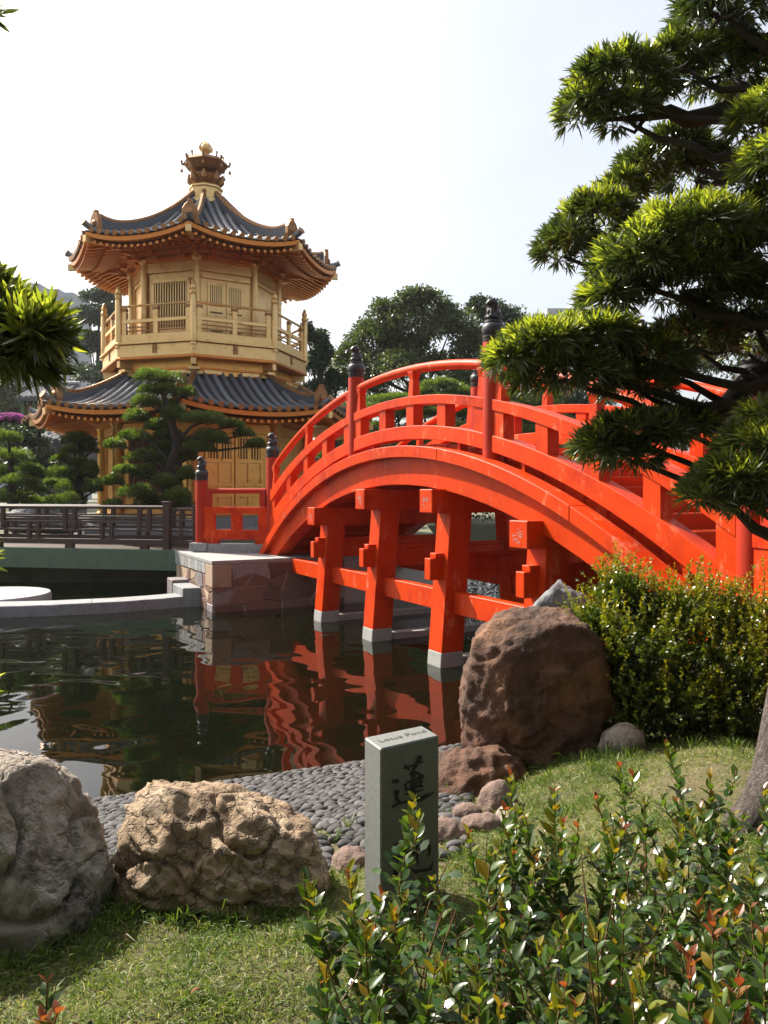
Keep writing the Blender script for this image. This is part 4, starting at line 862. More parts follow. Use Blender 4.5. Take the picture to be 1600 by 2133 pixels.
def limb(path, r0, r1, seed=0, wob=.04):
    P = lerp3(path, 4 * (len(path) - 1) + 1); n = len(P); rr = [r0 + (r1 - r0) * i / (n - 1) for i in range(n)]
    r_ = random.Random(seed); P = [tuple(np.array(p) + (np.array([r_.uniform(-wob, wob) for _ in range(3)]) if 0 < i < n - 1 else 0)) for i, p in enumerate(P)]; return P, rr
def lerp3(P, n):
    P = np.array(P, float); t = np.linspace(0, len(P) - 1, n); i = np.clip(t.astype(int), 0, len(P) - 2); f = (t - i)[:, None]
    p0 = P[np.maximum(i - 1, 0)]; p1 = P[i]; p2 = P[i + 1]; p3 = P[np.minimum(i + 2, len(P) - 1)]
    return .5 * ((2 * p1) + (-p0 + p2) * f + (2 * p0 - 5 * p1 + 4 * p2 - p3) * f ** 2 + (-p0 + 3 * p1 - 3 * p2 + p3) * f ** 3)

# ---- clipped cloud pines
def cloud_pine(label, base, trunk, pads, Y, needle=.10, dens=1.0, mat='pine', cat='tree', name='cloud_pine', bark='darkbark', group=None, dy=.55):
    root = thing(name, base, label, cat, group); b = MB(); tp, rr = limb([base] + trunk, .16 * Y / 20, .05, wob=.03); b.tube(tp, rr, 8); b.build('trunk', bark, root, smooth=True)
    for (cx, cy, rx, ry) in pads:
        rx, ry = rx * 1.0, ry * .92; Yp = Y + rnd.uniform(-dy, dy); s_ = Yp / F; c = at(cx, cy + ry * .4, Yp); r_ = (rx * s_, rx * s_ * .85, ry * s_ * 1.25)
        q = min(tp, key=lambda p: (p[0] - c[0]) ** 2 + (p[2] - c[2] + .35) ** 2)
        MB().tube([q, ((q[0] + c[0]) / 2, (q[1] + c[1]) / 2, c[2] - .12), (c[0], c[1], c[2] + .02)], [.05, .035, .02], 6).build('branch', bark, root, smooth=True)
        n = int(dens * (r_[0] * r_[2] / .35) * 3400) + 150; sub = []
        m = max(4, int(rx / 7))                      # the pad is a handful of small tufted mounds
        P_, N_ = [], []
        for j in range(m):
            a = 2 * math.pi * j / m + rnd.uniform(-.4, .4); k = rnd.uniform(.35, .68) if j else 0
            cc = (c[0] + math.cos(a) * r_[0] * k, c[1] + math.sin(a) * r_[1] * k, c[2] - r_[2] * .12 * k + rnd.uniform(-.04, .06)); f_ = rnd.uniform(.46, .64)
            pp, nn = blob_pts(cc, (r_[0] * f_, r_[1] * f_, r_[2] * rnd.uniform(.7, 1.0)), n // m, low=-.12, shell=.5); P_.append(pp); N_.append(nn)
        P_ = np.concatenate(P_); N_ = np.concatenate(N_); B, D = spread(P_, N_, 3, .42, .45)
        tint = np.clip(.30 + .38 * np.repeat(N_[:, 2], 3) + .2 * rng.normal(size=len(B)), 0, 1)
        join_leaf('foliage_pad', [mat], [(leaves(B, D, needle * rng.uniform(.7, 1.2, len(B)), needle * .19, .05, full=False), 0, tint)], root)
    return root
cloud_pine('tall cloud pruned pine with many clipped pads in front of the pavilion', at(345, 1052, 20.9), [at(352, 985, 20.9), at(368, 920, 20.8), at(345, 850, 20.8), at(338, 790, 20.8)],
    [(330, 784, 50, 20), (334, 812, 42, 17), (392, 817, 30, 13), (309, 838, 38, 14), (358, 845, 32, 13), (292, 869, 34, 18), (364, 862, 28, 20), (428, 873, 44, 16), (488, 885, 25, 13), (512, 904, 25, 13), (538, 925, 27, 13), (356, 904, 36, 18), (446, 911, 44, 20), (418, 930, 36, 15), (285, 909, 35, 16), (243, 925, 26, 13), (304, 949, 38, 18), (268, 977, 28, 16), (233, 1001, 33, 14), (306, 985, 28, 22), (296, 1026, 38, 22), (370, 1030, 30, 20), (392, 985, 20, 22), (395, 950, 22, 16), (240, 1048, 22, 8), (345, 935, 34, 18), (340, 968, 34, 18), (350, 1002, 34, 18), (326, 1045, 40, 16), (382, 1052, 26, 14), (335, 885, 34, 16)], 20.9, dens=1.1)
cloud_pine('cloud pruned pine with a domed top left of the pavilion column', at(165, 1060, 24), [at(163, 1000, 24), at(168, 950, 24), at(166, 925, 24)],
    [(166, 915, 40, 18), (150, 936, 26, 12), (190, 938, 24, 12), (128, 955, 20, 12), (165, 962, 26, 14), (138, 985, 38, 18), (190, 975, 24, 18), (165, 1010, 42, 18), (110, 1005, 22, 12), (200, 1018, 24, 14), (145, 1040, 40, 14), (112, 1040, 20, 10)], 24, dens=.8)
cloud_pine('pale green clipped pine at the left edge behind the footbridge', at(25, 1060, 23.5), [at(24, 1000, 23.5), at(20, 940, 23.5)],
    [(18, 910, 36, 18), (30, 950, 44, 20), (70, 975, 26, 16), (10, 985, 40, 22), (48, 1000, 46, 16), (80, 1020, 22, 12), (20, 1035, 50, 20), (70, 1045, 36, 12)], 23.5, dens=.8)
for cx, cy, lb in ((830, 880, 'clipped pine seen between the bridge posts left of the arch crown'), (935, 850, 'clipped pine seen through the rails at the arch crown'), (1120, 860, 'clipped pine seen through the rails right of the tall newel post')):
    cloud_pine(lb, at(cx, 1045, 38), [at(cx + 8, 960, 38), at(cx, cy, 38)], [(cx - 10, cy - 58 + 8, 48, 14), (cx + 30, cy - 35, 36, 12), (cx - 45, cy - 32, 32, 12), (cx, cy - 18, 58, 14), (cx - 40, cy + 10, 44, 14), (cx + 45, cy + 12, 40, 14), (cx, cy + 40, 66, 18), (cx + 20, cy + 80, 60, 20), (cx - 40, cy + 90, 50, 20)], 38, needle=.16, dens=.35, dy=1.0, group='clipped pines beyond the bridge')
cloud_pine('small clipped pine between the pavilion door and the arch', at(700, 1040, 34), [at(700, 960, 34), at(698, 900, 34)], [(690, 890, 30, 12), (668, 905, 22, 9), (712, 915, 30, 12), (690, 945, 40, 16)], 34, needle=.15, dens=.4)

# ---- broad trees of the background
def broad_tree(label, base, clumps, Y, leaf=.22, dens=1.0, mat='broad', depth=.8, trunk_r=.3, group=None, name='broad_tree', low=-.7):
    root = thing(name, base, label, 'tree', group); top = at(clumps[0][0], clumps[0][1], Y)
    b = MB(); tp, rr = limb([base, ((base[0] + top[0]) / 2 + .3, Y, (base[2] + top[2]) / 2), top], trunk_r, .06, wob=.15); b.tube(tp, rr, 8); b.build('trunk', 'darkbark', root, smooth=True)
    bt = []; s_ = Y / F; lb = MB(); P_, N_ = [], []
    for (cx, cy, rx, ry) in clumps:
        dyy = rnd.uniform(-1, 1) * rx * s_ * depth; c = at(cx, cy, Y + dyy); r0 = (rx * s_, rx * s_ * .9, ry * s_); m = 24
        q = tp[len(tp) // 2]; lb.tube([q, ((q[0] + c[0]) / 2, (q[1] + c[1]) / 2, (q[2] + c[2]) / 2 - .3), c], [.10, .07, .03], 5)
        for j in range(m):                           # each clump splits into leafy sprays
            d_ = sph(1)[0]; d_[2] = abs(d_[2]) * 1.0 - .35; cc = np.array(c) + d_ * np.array(r0) * rnd.uniform(.45, .95); f_ = rnd.uniform(.22, .42); rr_ = np.array(r0) * f_ * np.array([1.15, 1.15, .8])
            n = int(dens * 36 * (rr_[0] * rr_[2]) / (leaf * leaf) / 2) + 40; pp, nn = blob_pts(cc, rr_, n, low=low, shell=.75); P_.append(pp); N_.append(nn)
    lb.build('limbs', 'darkbark', root, kind='stuff')
    P_ = np.concatenate(P_); N_ = np.concatenate(N_); B, D = spread(P_, N_, 1, .75, .15); tint = np.clip(.45 + .25 * rng.normal(size=len(B)), 0, 1)
    join_leaf('crown', [mat], [(leaves(B, D, leaf * rng.uniform(.7, 1.3, len(B)), leaf * .5, .15, full=False), 0, tint)], root)
    return root
broad_tree('big rounded banyan tree behind the arch of the bridge', at(850, 1020, 44), [(880, 640, 70, 55), (850, 690, 85, 60), (780, 700, 60, 55), (940, 680, 70, 60), (740, 740, 45, 45), (830, 770, 90, 60), (920, 770, 90, 60), (990, 720, 50, 60), (760, 800, 60, 45), (715, 790, 30, 40), (990, 800, 60, 50), (870, 620, 40, 30), (800, 650, 40, 35), (880, 850, 140, 50), (780, 840, 90, 55), (960, 840, 90, 60), (850, 740, 80, 60), (900, 930, 180, 60), (760, 920, 90, 60), (730, 740, 40, 60)], 44, dens=.9)
broad_tree('darker tree behind the tall newel post at the arch crown', at(1060, 1020, 48), [(1040, 660, 50, 50), (1090, 680, 45, 45), (1000, 640, 35, 35), (1060, 740, 70, 60), (1120, 740, 50, 50), (1020, 800, 70, 50), (1100, 820, 70, 40), (1180, 740, 60, 60), (1260, 780, 80, 70), (1200, 860, 100, 60), (1060, 870, 110, 70), (1150, 930, 150, 70), (1040, 710, 60, 50), (1300, 920, 140, 80)], 48, mat='broadblue')
broad_tree('narrow dark tree just right of the pavilion balcony', at(660, 1020, 42), [(660, 710, 26, 36), (650, 760, 36, 40), (672, 745, 22, 40), (660, 820, 44, 46), (640, 690, 16, 24), (690, 800, 22, 40), (650, 880, 50, 50)], 42, mat='broadblue')
broad_tree('dark leafy tree left of the pavilion balcony', at(190, 1020, 85), [(205, 625, 40, 34), (185, 665, 42, 36), (235, 660, 40, 45), (185, 720, 30, 40), (215, 720, 50, 50), (205, 780, 50, 45), (235, 600, 26, 22), (250, 760, 40, 60), (190, 850, 80, 60), (150, 930, 80, 70), (120, 860, 50, 50)], 85, leaf=.42, mat='broadblue', dens=1.1, trunk_r=.5)
broad_tree('dense dark tree at the far left behind the tiled hall', at(40, 1020, 68), [(10, 780, 50, 50), (-50, 740, 70, 70), (-20, 690, 40, 40), (90, 840, 40, 26), (-90, 690, 80, 70), (-10, 860, 60, 50), (30, 840, 60, 60), (40, 940, 90, 60), (110, 960, 70, 60), (-60, 950, 90, 70)], 68, leaf=.34)
broad_tree('dark shrubby tree below the magenta azaleas', at(60, 1050, 30), [(60, 920, 42, 32), (25, 905, 40, 26), (90, 960, 36, 36), (50, 985, 50, 36), (105, 1000, 26, 26), (10, 960, 40, 40), (140, 1010, 50, 36), (190, 1000, 40, 40), (30, 1030, 60, 30)], 30, leaf=.14, dens=.7, mat='broadblue', trunk_r=.14)
broad_tree('tall dark tree hidden behind the pine at right', at(1420, 1030, 50), [(1400, 760, 90, 90), (1500, 720, 100, 90), (1330, 820, 80, 60), (1450, 880, 120, 60), (1600, 780, 90, 90), (1580, 900, 100, 70)], 50, leaf=.3)
# hedge along the far bank
hd = thing('hedge', (12, 35.5, 1.0), 'long dark hedge on the far bank seen through and under the bridge', 'hedge'); P_, N_ = [], []
for i in range(60):
    x = 1.5 + i * .55; pp, nn = blob_pts((x, 35.4 + .12 * x * .5 + rnd.uniform(-.3, .3), 1.9 + rnd.uniform(-.2, .5)), (.8, .7, 1.2), 260, low=-.8, shell=.5); P_.append(pp); N_.append(nn)
P_ = np.concatenate(P_); N_ = np.concatenate(N_); B, D = spread(P_, N_, 1, .7, .2); join_leaf('foliage', ['broadblue'], [(leaves(B, D, .2, .11, .1, full=False), 0, rng.random(len(B)))], hd)
# azaleas
def azalea(label, cx, cy, rx, ry, Y, mat, leafm='broadblue'):
    c = at(cx, cy, Y); s_ = Y / F; root = thing('azalea_bush', (c[0], c[1], c[2] - ry * s_), label, 'shrub'); P_, N_ = blob_pts(c, (rx * s_, rx * s_ * .8, ry * s_), 900, low=-.5, shell=.5); B, D = spread(P_, N_, 3, .7, .2)
    join_leaf('foliage', [leafm], [(leaves(B, D, .14, .07, .1, full=False), 0, rng.random(len(B)))], root)
    P_, N_ = blob_pts(c, (rx * s_ * 1.03, rx * s_ * .85, ry * s_ * 1.05), 700, low=.1, shell=.25); B, D = spread(P_, N_, 4, .8, .2)
    join_leaf('blossom', [mat], [(leaves(B, D, .12, .10, .1, full=False), 0, rng.random(len(B)))], root)
    MB().tube([(c[0], c[1], 1.0), (c[0] + .1, c[1], c[2])], [.09, .05], 6).build('stem', 'darkbark', root)
azalea('magenta flowering azalea bush at the far left', 22, 880, 34, 16, 31, 'pink'); azalea('faded cream flowering bush beside the magenta azalea', 78, 882, 26, 18, 30.5, 'cream')
rock('rock', at(135, 950, 33), [((0, 0, 0), (1.5, 1.0, .9)), ((.5, 0, -.6), (1.6, 1, .8))], 'stacked grey rocks in shade left of the pavilion', 'rockG', sub=5, seed=30, amp=(.2, .2, .08), fr=(1, 3, 8), strata=.1)
rock('rock', at(70, 1085, 22.5), [((0, 0, 0), (.9, .5, .35)), ((.7, 0, -.15), (.9, .4, .2))], 'low grey rock on the far lawn seen through the dark railing', 'rockG', sub=5, seed=31, amp=(.08, .06, .03), fr=(2, 5, 12))

# ---- tiled hall and hazy towers
hl = thing('tiled_hall', at(88, 1000, 40), 'low hall with grey tiled roof behind the trees at left', 'building')
hx0, hx1 = at(52, 0, 40)[0], at(135, 0, 40)[0]; zt, ze = at(0, 797, 40)[2], at(0, 829, 39)[2]
b = MB(); b.hexa([(hx0, 39, ze - .15), (hx1, 39, ze - .15), (hx1, 41.5, zt - .15), (hx0, 41.5, zt - .15), (hx0, 39, ze), (hx1, 39, ze), (hx1, 41.5, zt), (hx0, 41.5, zt)]); b.build('roof', 'tilepan', hl)
for i in range(9): x = hx0 + .12 + (hx1 - hx0 - .2) * i / 8; MB().tube([(x, 38.95, ze + .03), (x, 41.5, zt + .03)], .09, 7).build('tile_roll', 'tile', hl, smooth=True)
MB().tube([(hx0 - .2, 41.5, zt + .12), (hx1 + .2, 41.5, zt + .12)], .16, 8).build('ridge', 'tile', hl, smooth=True)
MB().hexa([(hx0 + .2, 40, .9), (hx1, 40, .9), (hx1, 43, .9), (hx0 + .2, 43, .9), (hx0 + .2, 40, ze), (hx1, 40, ze), (hx1, 43, ze), (hx0 + .2, 43, ze)]).build('wall', 'darkwood', hl)
for i in range(4): x = hx0 + .15 + (hx1 - hx0 - .3) * i / 3; MB().box((x, 39.5, .9), .18, .18, ze - .95).build('column', 'green', hl)
def tower(label, Y, blocks, rows, cols):
    x0 = at(blocks[0][0], 0, Y)[0]; t = thing('tower_block', (x0, Y, 0), label, 'building')
    for (a, c, y_) in blocks:
        xa, xb, z = at(a, 0, Y)[0], at(c, 0, Y)[0], at(0, y_, Y)[2]; MB().hexa([(xa, Y, 0), (xb, Y, 0), (xb, Y + 12, 0), (xa, Y + 12, 0), (xa, Y, z), (xb, Y, z), (xb, Y + 12, z), (xa, Y + 12, z)]).build('wall', 'tower', t)
        for i in range(cols):
            for j in range(rows): x = xa + (xb - xa) * (i + .5) / cols; zz = z - 2.2 - j * 3.0; MB().hexa([(x - .5, Y - .03, zz), (x + .5, Y - .03, zz), (x + .5, Y + .2, zz), (x - .5, Y + .2, zz), (x - .5, Y - .03, zz + 1.2), (x + .5, Y - .03, zz + 1.2), (x + .5, Y + .2, zz + 1.2), (x - .5, Y + .2, zz + 1.2)]).build('window', 'towerdark', t)
tower('pale grey stepped tower block far away at the left', 190, [(62, 82, 590), (82.2, 124, 602), (124.2, 153, 609), (30, 61.8, 640)], 7, 3)
tower('pale tower block far away beside the tall tree at right', 260, [(1140, 1195, 642), (1195.3, 1215, 622)], 4, 3)
tower('pale low block far away behind the trees at the left edge', 120, [(-10, 14, 800), (16, 50, 770)], 4, 3)

# ---- yew pine (right foreground)
def tuft_templates(mats, ln, wd, n=4):
    out = []
    for mt in mats:
        row = []
        for k in range(n):
            m = 14; B = np.zeros((m, 3)) + rng.normal(size=(m, 3)) * .006; D = np.array([0, 0, 1.0]) + rng.normal(size=(m, 3)) * .55; v, t, a, c = leaves(B, D, ln * rng.uniform(.7, 1.15, m), wd, .18)
            row.append(trimesh('leaf_tuft', v, t, mt, tint=np.repeat(rng.random(m), a)))
        out.append(row)
    return out
def podo_pad(root, T_, P_, N_, young, ln, wd, take, stock, dark=0.0):
    """single tufts for the nearest ones, the rest goes to the stock"""
    y = (N_[:, 2] + .35 * rng.normal(size=len(P_)) > .2) & (rng.random(len(P_)) < young * 1.15)
    o_ = np.argsort(P_[:, 1] - N_[:, 2] * .2); org = np.array(wloc(root))
    for i in o_[:take]:
        o = put('leaf_tuft', T_[1 if y[i] else 0][rnd.randrange(4)], root, Vector(P_[i] - org)); ax = Vector(N_[i] + np.array([0, 0, .35]) + rng.normal(size=3) * .2); o.rotation_euler = (ax.to_track_quat('Z', 'Y').to_matrix() @ Matrix.Rotation(rnd.uniform(0, 6), 3, 'Z')).to_euler()
    i = o_[take:]; stock.append((P_[i], N_[i], y[i]))
def podo_stock(root, stock, ln, wd, m=13):
    P_ = np.concatenate([s_[0] for s_ in stock]); N_ = np.concatenate([s_[1] for s_ in stock]); Y_ = np.concatenate([s_[2] for s_ in stock]); bt = []
    for mi, k in ((0, ~Y_), (1, Y_)):
        if k.sum() == 0: continue
        B, D = spread(P_[k], N_[k], m, .55, .3); bt.append((leaves(B, D, ln * rng.uniform(.65, 1.15, len(B)), wd, .18), mi, np.clip(np.repeat(rng.random(k.sum()), m) * .6 + .4 * rng.random(len(B)), 0, 1)))
    join_leaf('foliage', ['podo', 'podoyoung'], bt, root, kind='stuff')
TB = (1.86, 3.62)
yp = thing('yew_pine', (TB[0], TB[1], gz(*TB)), 'old yew pine with layered leafy pads leaning in from the right', 'tree')
zg = gz(*TB); tr_path = [(1.84, 3.58, zg - .1), (1.93, 3.64, zg + .3), (2.08, 3.75, zg + .75), (2.34, 3.9, 2.1), (2.28, 4.0, 2.9), (2.20, 4.1, 3.8), (2.30, 4.15, 4.9), (2.45, 4.2, 5.6)]
P_ = lerp3(tr_path, 40); b = MB(); b.tube([tuple(p) for p in P_], [.155 + .12 * max(0, 1 - i / 5) ** 2 - .0016 * i for i in range(40)], 14); tk = b.build('trunk', 'bark', yp, smooth=True)
for a_ in (3.7, 4.6, 5.5): MB().tube([(1.84, 3.58, zg + .2), (1.84 + .2 * math.cos(a_), 3.58 + .2 * math.sin(a_), zg + .05), (1.84 + .34 * math.cos(a_), 3.58 + .34 * math.sin(a_), zg - .06)], [.10, .075, .03], 9).build('root_flare', 'bark', yp, smooth=True)
TT_ = tuft_templates(['podo', 'podoyoung'], .098, .0102); stock = []
PADS = [  # px cx, cy, rx, ry, depth, depth radius, young share, tufts, singles, branch height
    (1500, 15, 110, 60, 4.3, .35, .10, 420, 8), (1470, 5, 70, 55, 4.5, .3, .1, 200, 0),
    (1290, 165, 120, 72, 4.4, .30, .30, 560, 20), (1215, 222, 60, 42, 4.4, .22, .25, 170, 12), (1400, 130, 90, 45, 4.5, .3, .25, 300, 10), (1500, 135, 110, 60, 4.6, .3, .20, 360, 8), (1300, 232, 70, 35, 4.4, .2, .05, 160, 6), (1580, 150, 70, 60, 4.5, .3, .2, 200, 0),
    (1585, 235, 62, 45, 3.9, .25, .75, 210, 14), (1600, 330, 52, 60, 3.7, .25, .75, 230, 14), (1590, 420, 40, 40, 3.9, .2, .4, 120, 0),
    (1400, 315, 85, 60, 4.8, .32, .25, 330, 8), (1330, 350, 55, 45, 4.8, .25, .35, 180, 6), (1450, 350, 90, 60, 4.9, .3, .1, 300, 0),
    (1240, 455, 90, 72, 4.6, .32, .45, 420, 22), (1175, 510, 66, 62, 4.6, .28, .15, 280, 16), (1290, 400, 60, 45, 4.7, .25, .4, 190, 6),
    (1440, 480, 150, 75, 3.95, .36, .85, 820, 44), (1320, 545, 100, 85, 3.95, .32, .55, 480, 30), (1540, 500, 90, 70, 4.0, .3, .6, 360, 10), (1420, 580, 180, 70, 4.1, .36, .12, 620, 16), (1260, 620, 60, 50, 4.0, .25, .3, 190, 12), (1540, 620, 110, 80, 4.2, .3, .05, 360, 0),
    (1130, 715, 95, 55, 3.9, .28, .72, 440, 30), (1060, 748, 55, 38, 3.9, .22, .6, 170, 14), (1230, 700, 110, 60, 4.0, .3, .40, 420, 20), (1180, 775, 130, 48, 3.95, .28, .15, 380, 16), (1340, 740, 110, 70, 4.15, .3, .15, 380, 8), (1450, 700, 110, 70, 4.4, .3, .1, 320, 0), (1560, 700, 80, 90, 4.5, .3, .05, 260, 0), (1330, 800, 80, 35, 4.1, .22, .05, 170, 0),
    (1330, 895, 120, 48, 4.0, .28, .12, 460, 14), (1250, 925, 60, 42, 4.0, .22, .10, 190, 8), (1420, 880, 70, 40, 4.1, .22, .05, 190, 0), (1310, 950, 70, 25, 4.0, .18, .02, 130, 0),
    (1570, 925, 62, 62, 3.5, .24, .55, 280, 24), (1520, 990, 76, 50, 3.45, .24, .40, 290, 24), (1575, 1035, 60, 45, 3.5, .2, .2, 180, 10), (1462, 1035, 44, 34, 3.45, .16, .1, 100, 8), (1600, 865, 46, 40, 3.5, .2, .4, 100, 0)]
tot = 0
for (cx, cy, rx, ry, Y, ry2, yg, n, take) in PADS:
    s_ = Y / F; c = np.array(at(cx, cy + ry * .15, Y)); r_ = np.array([(rx - 11) * s_ * .9, ry2 * .9, (ry - 9) * s_ * .82])
    pp, nn = blob_pts(c, r_, int(n * .52), low=-.35, shell=.45); podo_pad(yp, TT_, pp, nn, yg, .085, .0105, take * 3 // 4, stock)
    tq = P_[int(np.argmin(np.abs(P_[:, 2] - (c[2] - .25))))]
    e0 = c - np.array([0, 0, r_[2] * .35]); pth = [tuple(tq), tuple((tq * .55 + e0 * .45) + np.array([0, 0, -.10])), tuple(e0)]
    q, rr = limb(pth, .036, .010, seed=int(cx), wob=.03)
    if rx > 60: MB().tube(q, rr, 7).build('branch', 'darkbark', yp, smooth=True)
    for j in range(5): d_ = sph(1)[0] * r_ * .75; MB().tube([tuple(e0), tuple(e0 + d_ * .5 + np.array([0, 0, -.02])), tuple(e0 + d_)], [.012, .009, .004], 5).build('twig', 'darkbark', yp) if rx > 80 else None
podo_stock(yp, stock, .098, .0102, 13)
MB().tube([at(1600, 205, 4.4), at(1480, 240, 4.4), at(1430, 250, 4.4), at(1395, 232, 4.4), at(1340, 245, 4.4), at(1250, 250, 4.4)], [.07, .05, .048, .04, .022, .008], 9).build('branch', 'darkbark', yp, smooth=True)
MB().tube([at(1345, 244, 4.4), at(1322, 276, 4.4), at(1290, 262, 4.4)], [.016, .011, .006], 6).build('twig', 'darkbark', yp, smooth=True)
MB().tube([at(1640, 770, 4.3), at(1560, 800, 4.3), at(1500, 860, 4.2), at(1440, 900, 4.1), at(1330, 915, 4.05), at(1250, 930, 4.0)], [.10, .075, .05, .035, .022, .008], 9).build('branch', 'darkbark', yp, smooth=True)
MB().tube([at(1640, 1130, 3.6), at(1570, 1100, 3.5), at(1530, 1060, 3.5), at(1480, 1055, 3.45)], [.035, .026, .018, .01], 7).build('branch', 'darkbark', yp, smooth=True)

# ---- yew pine branch entering at the left edge
yl = thing('yew_pine', (-2.3, 2.2, gz(-2.3, 2.2)), 'yew pine with long strap leaves reaching in at the left edge', 'tree')
MB().tube([(-2.3, 2.2, .7), (-2.25, 2.25, 1.6), (-2.1, 2.3, 2.4), (-1.9, 2.35, 3.2), (-1.7, 2.4, 3.9)], [.14, .12, .10, .07, .04], 10).build('trunk', 'bark', yl, smooth=True)
MB().tube([(-2.12, 2.3, 2.35), (-1.6, 2.35, 2.75), at(0, 720, 2.35), at(60, 690, 2.3)], [.06, .045, .03, .012], 8).build('branch', 'darkbark', yl, smooth=True)
T2 = tuft_templates(['podo', 'podoyoung'], .112, .0135); st2 = []
for (cx, cy, rx, ry, Y, ry2, yg, n, take) in [(-5, 640, 46, 36, 2.4, .14, .5, 40, 30), (48, 668, 42, 30, 2.3, .10, .65, 34, 30), (92, 690, 34, 24, 2.25, .08, .75, 22, 22), (78, 722, 40, 22, 2.3, .08, .45, 20, 20), (20, 722, 60, 40, 2.4, .16, .12, 50, 30), (50, 752, 44, 22, 2.35, .1, .1, 20, 14), (-60, 680, 80, 90, 2.45, .2, .3, 80, 10), (-40, 600, 40, 30, 2.4, .1, .5, 18, 8)]:
    s_ = Y / F; c = np.array(at(cx, cy, Y)); pp, nn = blob_pts(c, (rx * s_, ry2, ry * s_), n, low=-.7, shell=.9); nn = nn * .7 + np.array([.55, 0, .12]) + rng.normal(size=nn.shape) * .35; podo_pad(yl, T2, pp, nn, yg, .115, .014, take, st2)
    MB().tube([at(-40, 700, 2.4), tuple((np.array(at(-40, 700, 2.4)) + c) / 2 + np.array([0, 0, .02])), tuple(c)], [.012, .008, .004], 6).build('twig', 'darkbark', yl, smooth=True)
for px, py, Y in ((-75, 1170, 2.2), (-80, 1450, 2.2), (-88, 1500, 2.2), (-60, 12, 2.2), (-85, 70, 2.3)):
    c = np.array(at(px, py, Y)); pp, nn = blob_pts(c, (.03, .03, .03), 4, low=-.9); podo_pad(yl, T2, pp, nn + np.array([1.2, 0, 0]), .9, .125, .0165, 4, st2)
    q = (-1.95, 2.3, 3.0) if py < 300 else (-2.25, 2.24, 1.9); MB().tube([q, ((q[0] + c[0]) / 2, 2.25, (q[2] + c[2]) / 2 + .1), tuple(c)], [.03, .02, .008], 6).build('branch', 'darkbark', yl, smooth=True)
podo_stock(yl, st2, .112, .0135)

# ---- round bush on the right
bs = thing('box_bush', (2.25, 6.05, gz(2.2, 5.6)), 'round yellow green bush between the rust brown boulder and the bridge', 'bush')
P_, N_, SP, SD = [], [], [], []
for (cx, cy, rx, ry, Y, rd) in [(1296, 1240, 58, 56, 6.05, .28), (1390, 1275, 90, 50, 5.95, .35), (1238, 1300, 52, 38, 5.9, .28), (1480, 1290, 90, 62, 6.0, .35), (1560, 1310, 80, 60, 5.9, .35), (1340, 1345, 120, 66, 5.75, .4), (1470, 1380, 120, 70, 5.7, .4), (1590, 1400, 90, 80, 5.65, .4), (1285, 1420, 90, 70, 5.75, .35), (1390, 1450, 130, 66, 5.6, .4), (1520, 1470, 130, 60, 5.55, .4), (1350, 1500, 110, 36, 5.6, .3), (1480, 1505, 130, 36, 5.5, .3)]:
    s_ = Y / F; c = np.array(at(cx, cy, Y)); r0 = np.array([rx * s_, rd, ry * s_])
    pp, nn = blob_pts(c, r0 * .8, 1300, low=-.7, shell=.7); P_.append(pp); N_.append(nn)
    pp, nn = blob_pts(c, r0 * .92, int(26 * rx * ry / 2000) + 26, low=-.35, shell=.25); SP.append(pp); SD.append(nn)
    MB().tube([(2.2, 5.95, .7), tuple((c + np.array([2.2, 5.95, .7])) / 2), tuple(c)], [.03, .02, .008], 6).build('stem', 'darkbark', bs)
P_ = np.concatenate(P_); N_ = np.concatenate(N_); B, D = spread(P_, N_, 2, .7, .35)
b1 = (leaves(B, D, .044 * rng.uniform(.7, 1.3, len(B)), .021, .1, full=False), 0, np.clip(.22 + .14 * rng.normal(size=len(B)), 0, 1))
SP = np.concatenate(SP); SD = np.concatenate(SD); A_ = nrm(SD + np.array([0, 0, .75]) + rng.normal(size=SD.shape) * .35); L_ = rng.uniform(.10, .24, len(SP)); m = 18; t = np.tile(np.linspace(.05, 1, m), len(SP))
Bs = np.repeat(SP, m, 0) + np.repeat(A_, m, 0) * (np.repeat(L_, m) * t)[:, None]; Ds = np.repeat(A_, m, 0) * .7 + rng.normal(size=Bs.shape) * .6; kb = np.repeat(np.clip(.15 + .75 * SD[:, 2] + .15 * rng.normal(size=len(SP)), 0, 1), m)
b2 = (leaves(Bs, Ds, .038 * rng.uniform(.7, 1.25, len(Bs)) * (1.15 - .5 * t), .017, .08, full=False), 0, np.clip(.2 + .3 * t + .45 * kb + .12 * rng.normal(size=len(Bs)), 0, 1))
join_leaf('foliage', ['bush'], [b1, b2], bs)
for px, py in ((1232, 1205), (1262, 1185), (1330, 1178), (1395, 1190), (1440, 1172), (1462, 1160), (1480, 1175), (1500, 1195), (1535, 1205), (1570, 1180), (1590, 1165), (1415, 1215)):   # loose wispy shoots above the bush
    c = np.array(at(px, py, 5.95)); e = c + np.array([rnd.uniform(-.08, .08), .05, -.42]); q = lerp3([tuple(e), tuple((c + e) / 2 + np.array([rnd.uniform(-.03, .03), 0, 0])), tuple(c)], 24); MB().tube([tuple(v) for v in q[::4]], .003, 4).build('shoot', 'stem', bs)
    Bq = np.repeat(q, 3, 0) + rng.normal(size=(72, 3)) * .006; Dq = rng.normal(size=(72, 3)) * .7 + np.array([0, 0, .5]); join_leaf('shoot_leaves', ['bush'], [(leaves(Bq, Dq, .034, .015, .05, full=False), 0, .55 + .45 * rng.random(72))], bs)

